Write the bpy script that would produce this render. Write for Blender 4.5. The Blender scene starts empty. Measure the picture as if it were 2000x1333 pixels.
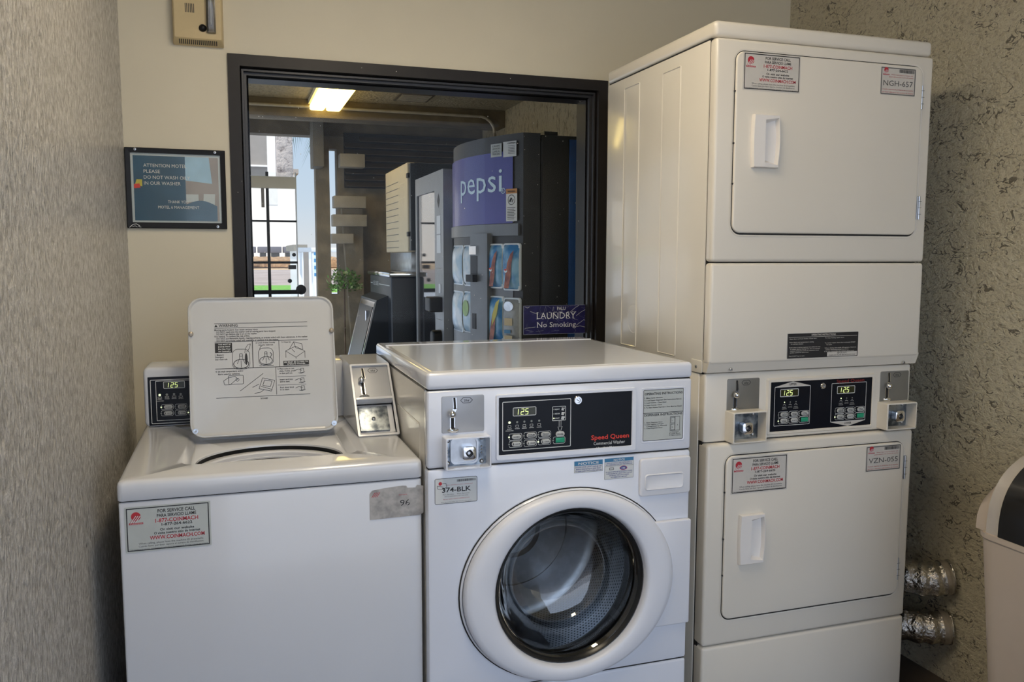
import bpy, bmesh, math, random
from mathutils import Vector as V, Matrix
random.seed(7)
PI = math.pi
S = bpy.context.scene
COL = S.collection
# ------------------------------------------------------------------ camera
CAM = V((-1.16, -1.8912, 1.3205)); FPX = 1640.03
yw, pt_, rl = (math.radians(a) for a in (18.3544, -5.7871, 0.1012))
FWD = V((math.sin(yw)*math.cos(pt_), math.cos(yw)*math.cos(pt_), math.sin(pt_)))
RT = V((math.cos(yw), -math.sin(yw), 0)); UP = RT.cross(FWD)
R2 = RT*math.cos(rl)+UP*math.sin(rl); U2 = -RT*math.sin(rl)+UP*math.cos(rl)
cd = bpy.data.cameras.new('camera'); cam = bpy.data.objects.new('camera', cd); COL.objects.link(cam)
cd.sensor_fit = 'HORIZONTAL'; cd.sensor_width = 36.0; cd.lens = 36.0*FPX/2000.0
cd.clip_start = 0.02; cd.clip_end = 500
m = Matrix((R2, U2, -FWD)).transposed().to_4x4(); m.translation = CAM; cam.matrix_world = m
S.camera = cam
# ------------------------------------------------------------------ view, world, sun
S.view_settings.view_transform = 'Standard'; S.view_settings.look = 'None'
S.view_settings.exposure = 0.0; S.view_settings.gamma = 1.0
try: S.view_settings.use_curve_mapping = False
except Exception: pass
W = bpy.data.worlds.new('sky'); S.world = W; W.use_nodes = True
nt = W.node_tree; nt.nodes.clear()
def wn(t, **k):
    n = nt.nodes.new(t)
    for a, b in k.items(): setattr(n, a, b)
    return n
tc = wn('ShaderNodeTexCoord'); sp = wn('ShaderNodeSeparateXYZ'); nt.links.new(tc.outputs['Generated'], sp.inputs[0])
cr = wn('ShaderNodeValToRGB'); nt.links.new(sp.outputs['Z'], cr.inputs[0])
e = cr.color_ramp.elements
e[0].position = 0.0; e[0].color = (0.75, 0.78, 0.82, 1)
e[1].position = 1.0; e[1].color = (0.18, 0.36, 0.72, 1)
x = cr.color_ramp.elements.new(0.06); x.color = (0.60, 0.72, 0.86, 1)
x = cr.color_ramp.elements.new(0.3); x.color = (0.30, 0.52, 0.84, 1)
mr = wn('ShaderNodeMapRange'); nt.links.new(sp.outputs['Y'], mr.inputs[0])      # the sky is brighter on the sun's side
mr.inputs[1].default_value = 0.25; mr.inputs[2].default_value = -0.7; mr.inputs[3].default_value = 1.0; mr.inputs[4].default_value = 2.5
hz = wn('ShaderNodeMix', data_type='RGBA'); hz.inputs[0].default_value = 0.5
nt.links.new(cr.outputs[0], hz.inputs[6]); hz.inputs[7].default_value = (0.74, 0.83, 1.0, 1)
mr2 = wn('ShaderNodeMapRange'); nt.links.new(sp.outputs['Y'], mr2.inputs[0])
mr2.inputs[1].default_value = 0.25; mr2.inputs[2].default_value = -0.5; mr2.inputs[3].default_value = 0.0; mr2.inputs[4].default_value = 0.75
nt.links.new(mr2.outputs[0], hz.inputs[0])
bg = wn('ShaderNodeBackground'); nt.links.new(hz.outputs[2], bg.inputs[0]); nt.links.new(mr.outputs[0], bg.inputs[1])
wo = wn('ShaderNodeOutputWorld'); nt.links.new(bg.outputs[0], wo.inputs[0])
sd = bpy.data.lights.new('sun', 'SUN'); sd.energy = 4.2; sd.angle = 0.01; sd.color = (1.0, 0.95, 0.86)
so = bpy.data.objects.new('sun', sd); COL.objects.link(so)
so.rotation_euler = V((0.42, 0.42, -0.95)).to_track_quat('-Z', 'Y').to_euler()
# ------------------------------------------------------------------ materials
MATS = {}
def mat(name, col=(.8, .8, .8), rough=.5, metal=0.0, coat=0.0, noise=0.0, nscale=20.0, bump=0.0, bscale=60.0,
        emit=None, estr=0.0, stretch=(1, 1, 1), col2=None, c2lo=.45, c2hi=.6, spec=.5, alpha=None):
    if name in MATS: return MATS[name]
    M = bpy.data.materials.new(name); M.use_nodes = True; t = M.node_tree; B = t.nodes['Principled BSDF']
    B.inputs['Base Color'].default_value = (*col, 1); B.inputs['Roughness'].default_value = rough
    B.inputs['Metallic'].default_value = metal; B.inputs['Coat Weight'].default_value = coat; B.inputs['Coat Roughness'].default_value = .08
    B.inputs['Specular IOR Level'].default_value = spec
    tcn = t.nodes.new('ShaderNodeTexCoord'); mp = t.nodes.new('ShaderNodeMapping'); t.links.new(tcn.outputs['Object'], mp.inputs[0])
    mp.inputs['Scale'].default_value = stretch
    if noise > 0 or col2:
        n = t.nodes.new('ShaderNodeTexNoise'); n.inputs['Scale'].default_value = nscale; n.inputs['Detail'].default_value = 5
        t.links.new(mp.outputs[0], n.inputs[0])
        r = t.nodes.new('ShaderNodeValToRGB'); t.links.new(n.outputs[0], r.inputs[0])
        c2 = col2 if col2 else tuple(max(0, c*(1-noise)) for c in col)
        r.color_ramp.elements[0].position = c2lo; r.color_ramp.elements[0].color = (*c2, 1)
        r.color_ramp.elements[1].position = c2hi; r.color_ramp.elements[1].color = (*col, 1)
        t.links.new(r.outputs[0], B.inputs['Base Color'])
    if bump > 0:
        n = t.nodes.new('ShaderNodeTexNoise'); n.inputs['Scale'].default_value = bscale; n.inputs['Detail'].default_value = 4
        t.links.new(mp.outputs[0], n.inputs[0])
        b = t.nodes.new('ShaderNodeBump'); b.inputs['Strength'].default_value = bump; b.inputs['Distance'].default_value = .01
        t.links.new(n.outputs[0], b.inputs['Height']); t.links.new(b.outputs[0], B.inputs['Normal'])
    if emit: B.inputs['Emission Color'].default_value = (*emit, 1); B.inputs['Emission Strength'].default_value = estr
    MATS[name] = M; return M
def glassmat(name, tint=(.9, .93, .92), refl=1.0, ior=1.5, rough=0.0):
    M = bpy.data.materials.new(name); M.use_nodes = True; t = M.node_tree; t.nodes.clear()
    tr = t.nodes.new('ShaderNodeBsdfTransparent'); tr.inputs[0].default_value = (*tint, 1)
    gl = t.nodes.new('ShaderNodeBsdfGlossy'); gl.inputs['Roughness'].default_value = rough
    fr = t.nodes.new('ShaderNodeFresnel'); fr.inputs[0].default_value = ior
    mu = t.nodes.new('ShaderNodeMath'); mu.operation = 'MULTIPLY'; mu.inputs[1].default_value = refl; mu.use_clamp = True
    t.links.new(fr.outputs[0], mu.inputs[0])
    mx = t.nodes.new('ShaderNodeMixShader'); t.links.new(mu.outputs[0], mx.inputs[0]); t.links.new(tr.outputs[0], mx.inputs[1]); t.links.new(gl.outputs[0], mx.inputs[2])
    o = t.nodes.new('ShaderNodeOutputMaterial'); t.links.new(mx.outputs[0], o.inputs[0]); MATS[name] = M; return M
def stucco(name, col, dark, stretch, sc, strength, rough, dist=.012, lo=.34, hi=.48, cracks=0.0, spec=.5):
    """rough trowelled plaster: lumps and pits in the bump, pit shading painted in as a darker tone"""
    M = bpy.data.materials.new(name); M.use_nodes = True; t = M.node_tree; B = t.nodes['Principled BSDF']
    L = t.links.new; N = t.nodes.new
    tcn = N('ShaderNodeTexCoord'); mp = N('ShaderNodeMapping'); L(tcn.outputs['Object'], mp.inputs[0]); mp.inputs['Scale'].default_value = stretch
    n1 = N('ShaderNodeTexNoise'); n1.inputs['Scale'].default_value = sc; n1.inputs['Detail'].default_value = 6; n1.inputs['Roughness'].default_value = .62; L(mp.outputs[0], n1.inputs[0])
    n2 = N('ShaderNodeTexNoise'); n2.inputs['Scale'].default_value = sc*.22; n2.inputs['Detail'].default_value = 3; L(mp.outputs[0], n2.inputs[0])
    n2.inputs['Distortion'].default_value = 1.2
    ad = N('ShaderNodeMath'); ad.operation = 'ADD'; L(n1.outputs[0], ad.inputs[0]); L(n2.outputs[0], ad.inputs[1])
    rp = N('ShaderNodeValToRGB'); L(n1.outputs[0], rp.inputs[0]); rp.color_ramp.elements[0].position = lo; rp.color_ramp.elements[0].color = (*dark, 1)  # relief shade of the plaster painted into the base colour
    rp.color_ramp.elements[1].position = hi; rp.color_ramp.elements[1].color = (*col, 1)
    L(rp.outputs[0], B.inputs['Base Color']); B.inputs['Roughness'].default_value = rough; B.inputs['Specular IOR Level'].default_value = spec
    h = ad.outputs[0]
    def mth(op, a, q):
        n = N('ShaderNodeMath'); n.operation = op
        for i, z in enumerate((a, q)):
            if isinstance(z, (int, float)): n.inputs[i].default_value = z
            elif z is not None: L(z, n.inputs[i])
        return n.outputs[0]
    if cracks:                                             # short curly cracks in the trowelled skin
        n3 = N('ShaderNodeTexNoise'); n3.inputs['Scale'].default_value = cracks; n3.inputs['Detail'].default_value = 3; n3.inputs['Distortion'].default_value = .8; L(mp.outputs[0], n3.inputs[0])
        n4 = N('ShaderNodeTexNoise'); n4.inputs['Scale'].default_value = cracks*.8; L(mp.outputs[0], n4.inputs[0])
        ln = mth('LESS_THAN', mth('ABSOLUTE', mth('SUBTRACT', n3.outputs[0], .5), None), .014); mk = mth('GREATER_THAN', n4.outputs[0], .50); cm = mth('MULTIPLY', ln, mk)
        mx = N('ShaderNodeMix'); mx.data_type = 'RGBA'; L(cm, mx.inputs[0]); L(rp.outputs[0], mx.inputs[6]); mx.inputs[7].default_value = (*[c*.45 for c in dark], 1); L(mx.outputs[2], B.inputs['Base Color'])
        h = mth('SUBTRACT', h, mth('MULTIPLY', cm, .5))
    b = N('ShaderNodeBump'); b.inputs['Strength'].default_value = strength; b.inputs['Distance'].default_value = dist
    L(h, b.inputs['Height']); L(b.outputs[0], B.inputs['Normal']); MATS[name] = M; return M

mat('enamel', (.77, .775, .80), .16, coat=.6, noise=.02, nscale=3)
mat('enamel_cool', (.78, .815, .90), .16, coat=.6, noise=.02, nscale=3)
mat('enamel_grey', (.68, .70, .745), .16, coat=.6, noise=.02, nscale=3)
mat('enamel_lid', (.56, .57, .575), .25, coat=.3, noise=.03, nscale=6)
mat('enamel_warm', (.76, .715, .63), .30, coat=.25, noise=.02, nscale=3)
mat('enamel_side', (.76, .73, .66), .28, coat=.3, noise=.02, nscale=3)
mat('dark_gap', (.015, .014, .013), .7, noise=.2)
mat('black_plastic', (.009, .009, .010), .4, noise=.1, spec=.25)
mat('panel_black', (.006, .008, .014), .30, noise=.1, spec=.2)
mat('white_plastic', (.78, .80, .86), .35, noise=.02, nscale=5)
mat('handle_plastic', (.82, .79, .76), .38, noise=.02, nscale=5)
mat('chrome', (.75, .76, .78), .12, 1.0, noise=.05)
mat('steel', (.55, .57, .60), .30, 1.0, noise=.15, nscale=30)
mat('grey_plate', (.42, .44, .48), .45, .35, noise=.06, nscale=8)
mat('grey_plate_warm', (.24, .235, .215), .45, .35, noise=.06, nscale=8)
mat('galvanised', (.42, .47, .52), .32, 1.0, col2=(.10, .12, .15), nscale=45, c2lo=.38, c2hi=.62)
mat('label_grey', (.52, .55, .53), .5, noise=.05)
mat('label_white', (.68, .70, .70), .45, noise=.04)
mat('label_tan', (.60, .57, .52), .5, noise=.04)
mat('label_worn', (.48, .46, .44), .5, col2=(.30, .29, .28), nscale=45, c2lo=.35, c2hi=.6)
mat('ink', (.012, .012, .014), .5, noise=.05)
mat('ink_soft', (.09, .09, .09), .5, noise=.05)
mat('ink_red', (.50, .025, .04), .5, noise=.05)
mat('ink_red_bright', (.75, .05, .03), .4, noise=.05)
mat('ink_white', (.75, .77, .76), .4, noise=.04)
mat('ink_dimred', (.22, .015, .015), .4, noise=.05)
mat('ink_blue', (.05, .22, .42), .4, noise=.05)
mat('ink_navy', (.05, .08, .30), .4, noise=.05)
mat('button_white', (.55, .56, .54), .4, noise=.05)
mat('button_green', (.02, .36, .20), .35, noise=.05)
mat('led_green', (.8, .9, .4), .4, emit=(.80, .92, .35), estr=.75, noise=.02)
mat('led_on', (.9, 1, .6), .4, emit=(.85, 1, .6), estr=.9, noise=.02)
mat('led_off', (.25, .27, .25), .4, noise=.05)
mat('display_dark', (.03, .032, .012), .2, noise=.05)
mat('bronze', (.020, .017, .016), .42, noise=.1, spec=.3)
mat('bronze_light', (.030, .030, .034), .35, noise=.1, spec=.5)
mat('gasket', (.012, .013, .014), .28, noise=.1)
mat('duct_foil', (.72, .69, .64), .26, 1.0, noise=.2, nscale=60, bump=.6, bscale=90)
mat('duct_tape', (.48, .43, .36), .4, .6, noise=.2, bump=.3)
mat('bin_plastic', (.55, .46, .37), .42, noise=.05, nscale=6)
mat('bin_trim', (.55, .50, .44), .25, .2, noise=.05)
mat('bin_black', (.010, .009, .008), .18, noise=.1)
mat('alarm_beige', (.66, .53, .30), .45, noise=.06, nscale=15)
mat('notice_blue', (.045, .12, .20), .10, noise=.15, nscale=8)
mat('notice_paper', (.60, .66, .68), .3, noise=.04)
mat('notice_rock', (.36, .31, .27), .15, noise=.1)
mat('notice_sky', (.40, .62, .80), .12, noise=.1)
mat('soda_blue', (.06, .06, .33), .30, coat=.1, noise=.1, nscale=4)
mat('soda_dark', (.040, .042, .046), .42, 0, noise=.1)
mat('soda_side', (.012, .013, .014), .35, noise=.1)
mat('blue_panel', (.012, .07, .26), .3, noise=.15)
mat('soda_grey', (.17, .18, .19), .35, .3, noise=.08)
mat('letter_blue', (.62, .80, .92), .3, noise=.03)
mat('can_blue', (.05, .22, .50), .25, col2=(.30, .55, .75), nscale=14, c2lo=.4, c2hi=.6)
mat('can_ice', (.42, .60, .74), .2, col2=(.75, .82, .86), nscale=16, c2lo=.4, c2hi=.6)
mat('can_cola', (.20, .035, .02), .3, col2=(.42, .12, .06), nscale=30, c2lo=.4, c2hi=.6)
mat('can_silver', (.42, .45, .47), .25, noise=.2, nscale=20)
mat('can_green', (.30, .52, .12), .3, noise=.2, nscale=20)
mat('can_yellow', (.75, .65, .08), .3, noise=.2, nscale=20)
mat('can_edge', (.80, .88, .95), .2, noise=.03)
mat('snack_grey', (.32, .33, .34), .4, .3, noise=.06)
mat('snack_glass', (.02, .02, .022), .04, noise=.05, spec=1.0)
mat('ice_cream', (.58, .50, .34), .5, noise=.05, nscale=10)
mat('ice_dark', (.010, .014, .020), .35, noise=.1)
mat('lamp_diffuser', (1, .95, .75), .4, emit=(1.0, .74, .22), estr=5.0, noise=.01)
mat('lamp_body', (.65, .58, .38), .5, noise=.04)
mat('tube_white', (1, 1, 1), .4, emit=(1.0, .84, .60), estr=17.0, noise=.01)
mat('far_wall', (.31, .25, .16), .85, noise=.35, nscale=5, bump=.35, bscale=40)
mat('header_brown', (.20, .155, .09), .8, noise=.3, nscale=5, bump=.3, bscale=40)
mat('slat_brown', (.085, .065, .042), .6, noise=.2, nscale=6)
mat('concrete', (.42, .40, .36), .85, noise=.2, nscale=8, bump=.2)
mat('reflected_concrete', (.36, .32, .25), .85, noise=.15, nscale=8, bump=.2)
mat('post_grey', (.20, .18, .14), .7, noise=.2, nscale=6)
mat('conduit', (.45, .40, .30), .5, .2, noise=.1)
mat('rail_white', (.70, .72, .72), .4, noise=.05)
mat('panel_brown', (.26, .235, .21), .7, noise=.08)
mat('white_paint', (.82, .80, .76), .6, noise=.04)
mat('asphalt', (.42, .34, .30), .9, noise=.2, nscale=.4)
mat('pavement', (.60, .62, .66), .9, noise=.12, nscale=3)
mat('dry_field', (.62, .42, .24), .95, noise=.3, nscale=1.2)
mat('lawn', (.10, .28, .035), .9, col2=(.22, .45, .08), nscale=12)
mat('scrub', (.40, .24, .12), .9, noise=.4, nscale=4)
mat('train_dark', (.10, .10, .13), .7, noise=.2)
mat('leaf', (.14, .30, .05), .6, noise=.3, nscale=30)
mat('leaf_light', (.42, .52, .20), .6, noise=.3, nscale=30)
mat('palm_leaf', (.05, .13, .06), .6, noise=.3, nscale=10)
mat('bark', (.20, .14, .09), .9, noise=.4, nscale=8, bump=.5)
mat('floor_tile', (.10, .075, .06), .35, noise=.4, nscale=4)
mat('dispenser_white', (.78, .79, .83), .3, noise=.02)
glassmat('window_glass', (.96, .96, .93), .30, 1.45)
glassmat('door_glass', (.86, .90, .92), 3.2, 1.5)
glassmat('strobe_lens', (.75, .74, .72), 1.5, 1.5, .1)
glassmat('gate_glass', (.96, .96, .94), 1.0)
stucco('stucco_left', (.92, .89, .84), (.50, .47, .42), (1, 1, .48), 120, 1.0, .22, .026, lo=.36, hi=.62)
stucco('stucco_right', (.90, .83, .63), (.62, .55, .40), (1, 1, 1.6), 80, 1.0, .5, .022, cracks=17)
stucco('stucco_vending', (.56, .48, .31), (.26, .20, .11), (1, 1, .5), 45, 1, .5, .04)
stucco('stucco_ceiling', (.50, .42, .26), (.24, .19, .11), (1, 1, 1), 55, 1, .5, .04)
stucco('stucco_column', (.50, .44, .40), (.16, .13, .12), (1, 1, 1), 14, .9, .8, .03)
mat('wall_paint', (.74, .685, .54), .55, noise=.035, nscale=2.5, bump=.05, bscale=25)

# sealed drum: a perforated stainless sheet
def drum_mat():
    M = bpy.data.materials.new('drum_steel'); M.use_nodes = True; t = M.node_tree; B = t.nodes['Principled BSDF']; N = t.nodes.new; L = t.links.new
    tcn = N('ShaderNodeTexCoord'); s = N('ShaderNodeSeparateXYZ'); L(tcn.outputs['Object'], s.inputs[0])
    def mth(op, a, b=None):
        n = N('ShaderNodeMath'); n.operation = op
        for i, q in enumerate((a, b)):
            if q is None: continue
            if isinstance(q, (int, float)): n.inputs[i].default_value = q
            else: L(q, n.inputs[i])
        return n.outputs[0]
    ang = mth('MULTIPLY', mth('ARCTAN2', mth('SUBTRACT', s.outputs['Z'], .522), mth('ADD', s.outputs['X'], .403)), 170/(2*PI))
    row = mth('MULTIPLY', s.outputs['Y'], 95.0)
    off = mth('MULTIPLY', mth('FLOOR', row), .5)
    fa = mth('SUBTRACT', mth('FRACT', mth('ADD', ang, off)), .5); fb = mth('SUBTRACT', mth('FRACT', row), .5)
    d = mth('SQRT', mth('ADD', mth('MULTIPLY', fa, fa), mth('MULTIPLY', fb, fb)))
    hole = mth('LESS_THAN', d, .24)
    mx = N('ShaderNodeMix'); mx.data_type = 'RGBA'; L(hole, mx.inputs[0]); mx.inputs[6].default_value = (.80, .82, .86, 1); mx.inputs[7].default_value = (.03, .03, .035, 1)
    L(mx.outputs[2], B.inputs['Base Color']); B.inputs['Metallic'].default_value = 1; B.inputs['Roughness'].default_value = .22
    MATS['drum_steel'] = M
drum_mat()

# ------------------------------------------------------------------ geometry helpers
class Fr:                                   # a flat working frame: a to the right, b up, c outwards
    def __init__(s, O, ea, eb):
        s.O = V(O); s.a = V(ea).normalized(); s.b = V(eb).normalized(); s.c = s.a.cross(s.b)
    def pt(s, a, b, c=0.0): return s.O+s.a*a+s.b*b+s.c*c
    def px(s, u, v, c=0.0):                 # where the sight line of a photo point meets the frame's plane
        d = FWD+R2*((u-1000)/FPX)+U2*((666.5-v)/FPX)
        o = s.O+s.c*c; t = (o-CAM).dot(s.c)/d.dot(s.c); p = CAM+d*t-s.O
        return p.dot(s.a), p.dot(s.b)
    def rect(s, tl, tr, br, bl, c=0.0):
        p = [s.px(*q, c) for q in (tl, tr, br, bl)]
        return ((p[0][0]+p[3][0])/2, (p[2][1]+p[3][1])/2, (p[1][0]+p[2][0])/2, (p[0][1]+p[1][1])/2)
def FY(y): return Fr((0, y, 0), (1, 0, 0), (0, 0, 1))
def FX(x): return Fr((x, 0, 0), (0, -1, 0), (0, 0, 1))       # faces -X
def at(u, v, Y):
    a, b = FY(Y).px(u, v); return V((a, Y, b))
def rr(a0, b0, a1, b1, r, n=5):
    r = max(1e-5, min(r, abs(a1-a0)/2-1e-5, abs(b1-b0)/2-1e-5)); P = []
    for cx, cy, s in ((a1-r, b0+r, -90), (a1-r, b1-r, 0), (a0+r, b1-r, 90), (a0+r, b0+r, 180)):
        for i in range(n+1):
            t = math.radians(s+90*i/n); P.append((cx+r*math.cos(t), cy+r*math.sin(t)))
    return P
def ell(ca, cb, ra, rb=None, n=32, t0=0, t1=360):
    rb = ra if rb is None else rb; full = abs(t1-t0) >= 360
    k = n if full else n+1
    return [(ca+ra*math.cos(math.radians(t0+(t1-t0)*i/n)), cb+rb*math.sin(math.radians(t0+(t1-t0)*i/n))) for i in range(k)]
_tc = {}
def textmesh(s, bold):
    k = (s, bold)
    if k in _tc: return _tc[k]
    cu = bpy.data.curves.new('lettering', 'FONT'); cu.body = s; cu.resolution_u = 2; cu.offset = .018 if bold else 0.0
    o = bpy.data.objects.new('lettering', cu); me = o.to_mesh()
    vs = [(v.co.x, v.co.y) for v in me.vertices]; fs = [tuple(p.vertices) for p in me.polygons]
    o.to_mesh_clear(); bpy.data.objects.remove(o); bpy.data.curves.remove(cu)
    _tc[k] = (vs, fs); return _tc[k]
CAP = .72
class MB:
    def __init__(s, fr=None, bend=None): s.v = []; s.f = []; s.mi = []; s.ms = []; s.fr = fr or FY(0); s.bend = bend
    def _m(s, name):
        if name not in s.ms: s.ms.append(name)
        return s.ms.index(name)
    def raw(s, vs, fs, m):
        k = len(s.v); s.v += [V(p) for p in vs]; i = s._m(m)
        for f in fs: s.f.append(tuple(k+q for q in f)); s.mi.append(i)
    def P(s, a, b, c=0.0): return s.bend(a, b, c) if s.bend else s.fr.pt(a, b, c)
    def poly(s, pts, c, m): s.raw([s.P(a, b, c) for a, b in pts], [tuple(range(len(pts)))], m)
    def band(s, o, i, c, m, c2=None):
        n = len(o); c2 = c if c2 is None else c2
        s.raw([s.P(a, b, c) for a, b in o]+[s.P(a, b, c2) for a, b in i], [(k, (k+1) % n, n+(k+1) % n, n+k) for k in range(n)], m)
    def loft(s, rings, m, cap0=False, cap1=True):       # rings: [(pts, c)...]
        n = len(rings[0][0]); vs = []; fs = []
        for pts, c in rings: vs += [s.P(a, b, c) for a, b in pts]
        for j in range(len(rings)-1):
            for k in range(n): fs.append((j*n+k, j*n+(k+1) % n, (j+1)*n+(k+1) % n, (j+1)*n+k))
        if cap0: fs.append(tuple(range(n))[::-1])
        if cap1: fs.append(tuple((len(rings)-1)*n+k for k in range(n)))
        s.raw(vs, fs, m)
    def slab(s, a0, b0, a1, b1, r, c0, c1, m, bev=.002, seg=3, n=5, back=False):
        R = [(rr(a0, b0, a1, b1, r, n), c0)]
        if bev > 0:
            for i in range(seg+1):
                t = PI/2*i/seg; d = bev*(1-math.cos(t)); R.append((rr(a0+d, b0+d, a1-d, b1-d, max(r-d, 1e-4), n), c1-bev+bev*math.sin(t)))
        else: R.append((rr(a0, b0, a1, b1, r, n), c1))
        s.loft(R, m, cap0=back)
    def prism(s, pts, c0, c1, m, back=True): s.loft([(pts, c0), (pts, c1)], m, cap0=back)
    def disc(s, ca, cb, r, c, m, n=20): s.poly(ell(ca, cb, r, n=n), c, m)
    def outline(s, a0, b0, a1, b1, r, w, c, m): s.band(rr(a0, b0, a1, b1, r), rr(a0+w, b0+w, a1-w, b1-w, max(r-w, 1e-4)), c, m)
    def line(s, pts, w, c, m):
        for (a, b), (a2, b2) in zip(pts, pts[1:]):
            d = V((a2-a, b2-b))
            if d.length < 1e-7: continue
            n = V((-d.y, d.x)).normalized()*w/2
            s.raw([s.P(a+n.x, b+n.y, c), s.P(a-n.x, b-n.y, c), s.P(a2-n.x, b2-n.y, c), s.P(a2+n.x, b2+n.y, c)], [(0, 1, 2, 3)], m)
    def text(s, st, a, b, h, m, c=.0006, al='C', w=None, bold=False, shear=0.0):
        vs, fs = textmesh(st, bold)
        if not vs: return
        x0 = min(p[0] for p in vs); x1 = max(p[0] for p in vs); k = h/CAP; kx = k if w is None else w/(x1-x0)
        ox = {'L': 0, 'C': -(x0+x1)/2, 'R': -x1}[al] if al != 'L' else -x0
        s.raw([s.P(a+(px+ox)*kx+shear*py*k, b+py*k, c) for px, py in vs], fs, m)
    def box(s, p0, p1, m, bev=0.0, seg=2):
        bm = bmesh.new(); bmesh.ops.create_cube(bm, size=1)
        for v in bm.verts: v.co = V([(p0[i]+p1[i])/2+v.co[i]*(p1[i]-p0[i]) for i in range(3)])
        if bev > 0: bmesh.ops.bevel(bm, geom=bm.edges[:], offset=bev, segments=seg, profile=.5, affect='EDGES')
        bm.verts.ensure_lookup_table()
        s.raw([v.co.copy() for v in bm.verts], [tuple(v.index for v in f.verts) for f in bm.faces], m); bm.free()
    def shell(s, x0, x1, y0, y1, z0, z1, m, t=.012, front=False, top=False):   # sheet-metal case
        s.box((x0, y0, z0), (x0+t, y1, z1), m); s.box((x1-t, y0, z0), (x1, y1, z1), m); s.box((x0+t, y1-t, z0), (x1-t, y1, z1), m); s.box((x0+t, y0, z0), (x1-t, y1-t, z0+t), m)
        if front: s.box((x0+t, y0, z0+t), (x1-t, y0+t, z1), m)
        if top: s.box((x0+t, y0, z1-t), (x1-t, y1-t, z1), m)
    def extx(s, prof, x0, x1, m):                        # profile in (y, z) swept along x
        n = len(prof); s.raw([(x0, y, z) for y, z in prof]+[(x1, y, z) for y, z in prof],
              [(k, (k+1) % n, n+(k+1) % n, n+k) for k in range(n)]+[tuple(range(n))[::-1], tuple(range(n, 2*n))], m)
    def tube(s, pts, r, m, n=10, caps=True):
        pts = [V(p) for p in pts]; rs = r if isinstance(r, (list, tuple)) else [r]*len(pts); vs = []; fs = []
        up = V((0, 0, 1))
        for i, p in enumerate(pts):
            d = (pts[min(i+1, len(pts)-1)]-pts[max(i-1, 0)]).normalized()
            a = d.cross(up); a = a.normalized() if a.length > 1e-3 else V((1, 0, 0)); b = d.cross(a).normalized()
            vs += [p+(a*math.cos(2*PI*k/n)+b*math.sin(2*PI*k/n))*rs[i] for k in range(n)]
        for j in range(len(pts)-1):
            for k in range(n): fs.append((j*n+k, j*n+(k+1) % n, (j+1)*n+(k+1) % n, (j+1)*n+k))
        if caps: fs += [tuple(range(n))[::-1], tuple((len(pts)-1)*n+k for k in range(n))]
        s.raw(vs, fs, m)
    def lathe(s, ca, cb, prof, m, n=40, ka=1.0, kb=1.0, cap0=False, cap1=False):   # profile (r, c) about the frame's normal
        s.loft([(ell(ca, cb, max(r, 1e-5)*ka, max(r, 1e-5)*kb, n), c) for r, c in prof], m, cap0, cap1)
    def ball(s, ctr, r, m, n=12, sc=(1, 1, 1)):
        ctr = V(ctr); vs = []; fs = []
        for i in range(n//2+1):
            t = PI*i/(n//2)
            for k in range(n): vs.append(ctr+V((sc[0]*r*math.sin(t)*math.cos(2*PI*k/n), sc[1]*r*math.sin(t)*math.sin(2*PI*k/n), sc[2]*r*math.cos(t))))
        for i in range(n//2):
            for k in range(n): fs.append((i*n+k, i*n+(k+1) % n, (i+1)*n+(k+1) % n, (i+1)*n+k))
        s.raw(vs, fs, m)
    def build(s, name, parent=None, ang=35, smooth=True, recalc=True):
        me = bpy.data.meshes.new(name); me.from_pydata([tuple(v) for v in s.v], [], s.f)
        for q in s.ms: me.materials.append(MATS[q])
        for p, i in zip(me.polygons, s.mi): p.material_index = i
        if recalc:
            bm = bmesh.new(); bm.from_mesh(me); bmesh.ops.recalc_face_normals(bm, faces=bm.faces[:]); bm.to_mesh(me); bm.free()
        if smooth: me.shade_smooth(); me.set_sharp_from_angle(angle=math.radians(ang))
        me.update()
        o = bpy.data.objects.new(name, me); COL.objects.link(o)
        if parent is not None:
            o.parent = parent
            if parent.type == 'EMPTY': o.matrix_parent_inverse = Matrix.Translation(parent.location).inverted()
        return o
def tag(o, label=None, cat=None, group=None, kind=None):
    if label: o['label'] = label
    if cat: o['category'] = cat
    if group: o['group'] = group
    if kind: o['kind'] = kind
    return o
def thing(name, loc, label, cat, group=None):
    o = bpy.data.objects.new(name, None); COL.objects.link(o); o.location = loc; o.empty_display_size = .1
    return tag(o, label, cat, group)
def struct(mb, name, **k): return tag(mb.build(name, **k), kind='structure')

# ------------------------------------------------------------------ the setting
LX, RX, BY, FARY, CZ, FRY = -1.4643, .9186, .9603, 5.2, 2.46, -2.7
G = 0.12
b = MB(); b.box((LX-.2, FRY-.5, -.1), (RX+.2, 5.4, 0), 'floor_tile'); struct(b, 'floor')
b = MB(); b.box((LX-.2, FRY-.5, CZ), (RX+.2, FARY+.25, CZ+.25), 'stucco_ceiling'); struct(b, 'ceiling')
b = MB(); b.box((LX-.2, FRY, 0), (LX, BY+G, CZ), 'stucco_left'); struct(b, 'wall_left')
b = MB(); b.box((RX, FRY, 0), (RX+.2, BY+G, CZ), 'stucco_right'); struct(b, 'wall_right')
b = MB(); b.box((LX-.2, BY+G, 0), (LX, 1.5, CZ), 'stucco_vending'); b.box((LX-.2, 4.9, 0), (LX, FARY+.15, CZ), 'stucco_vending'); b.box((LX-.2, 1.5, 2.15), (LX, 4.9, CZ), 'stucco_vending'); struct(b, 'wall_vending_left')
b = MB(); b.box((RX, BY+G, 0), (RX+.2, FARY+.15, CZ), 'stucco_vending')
struct(b, 'wall_vending_right')
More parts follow.
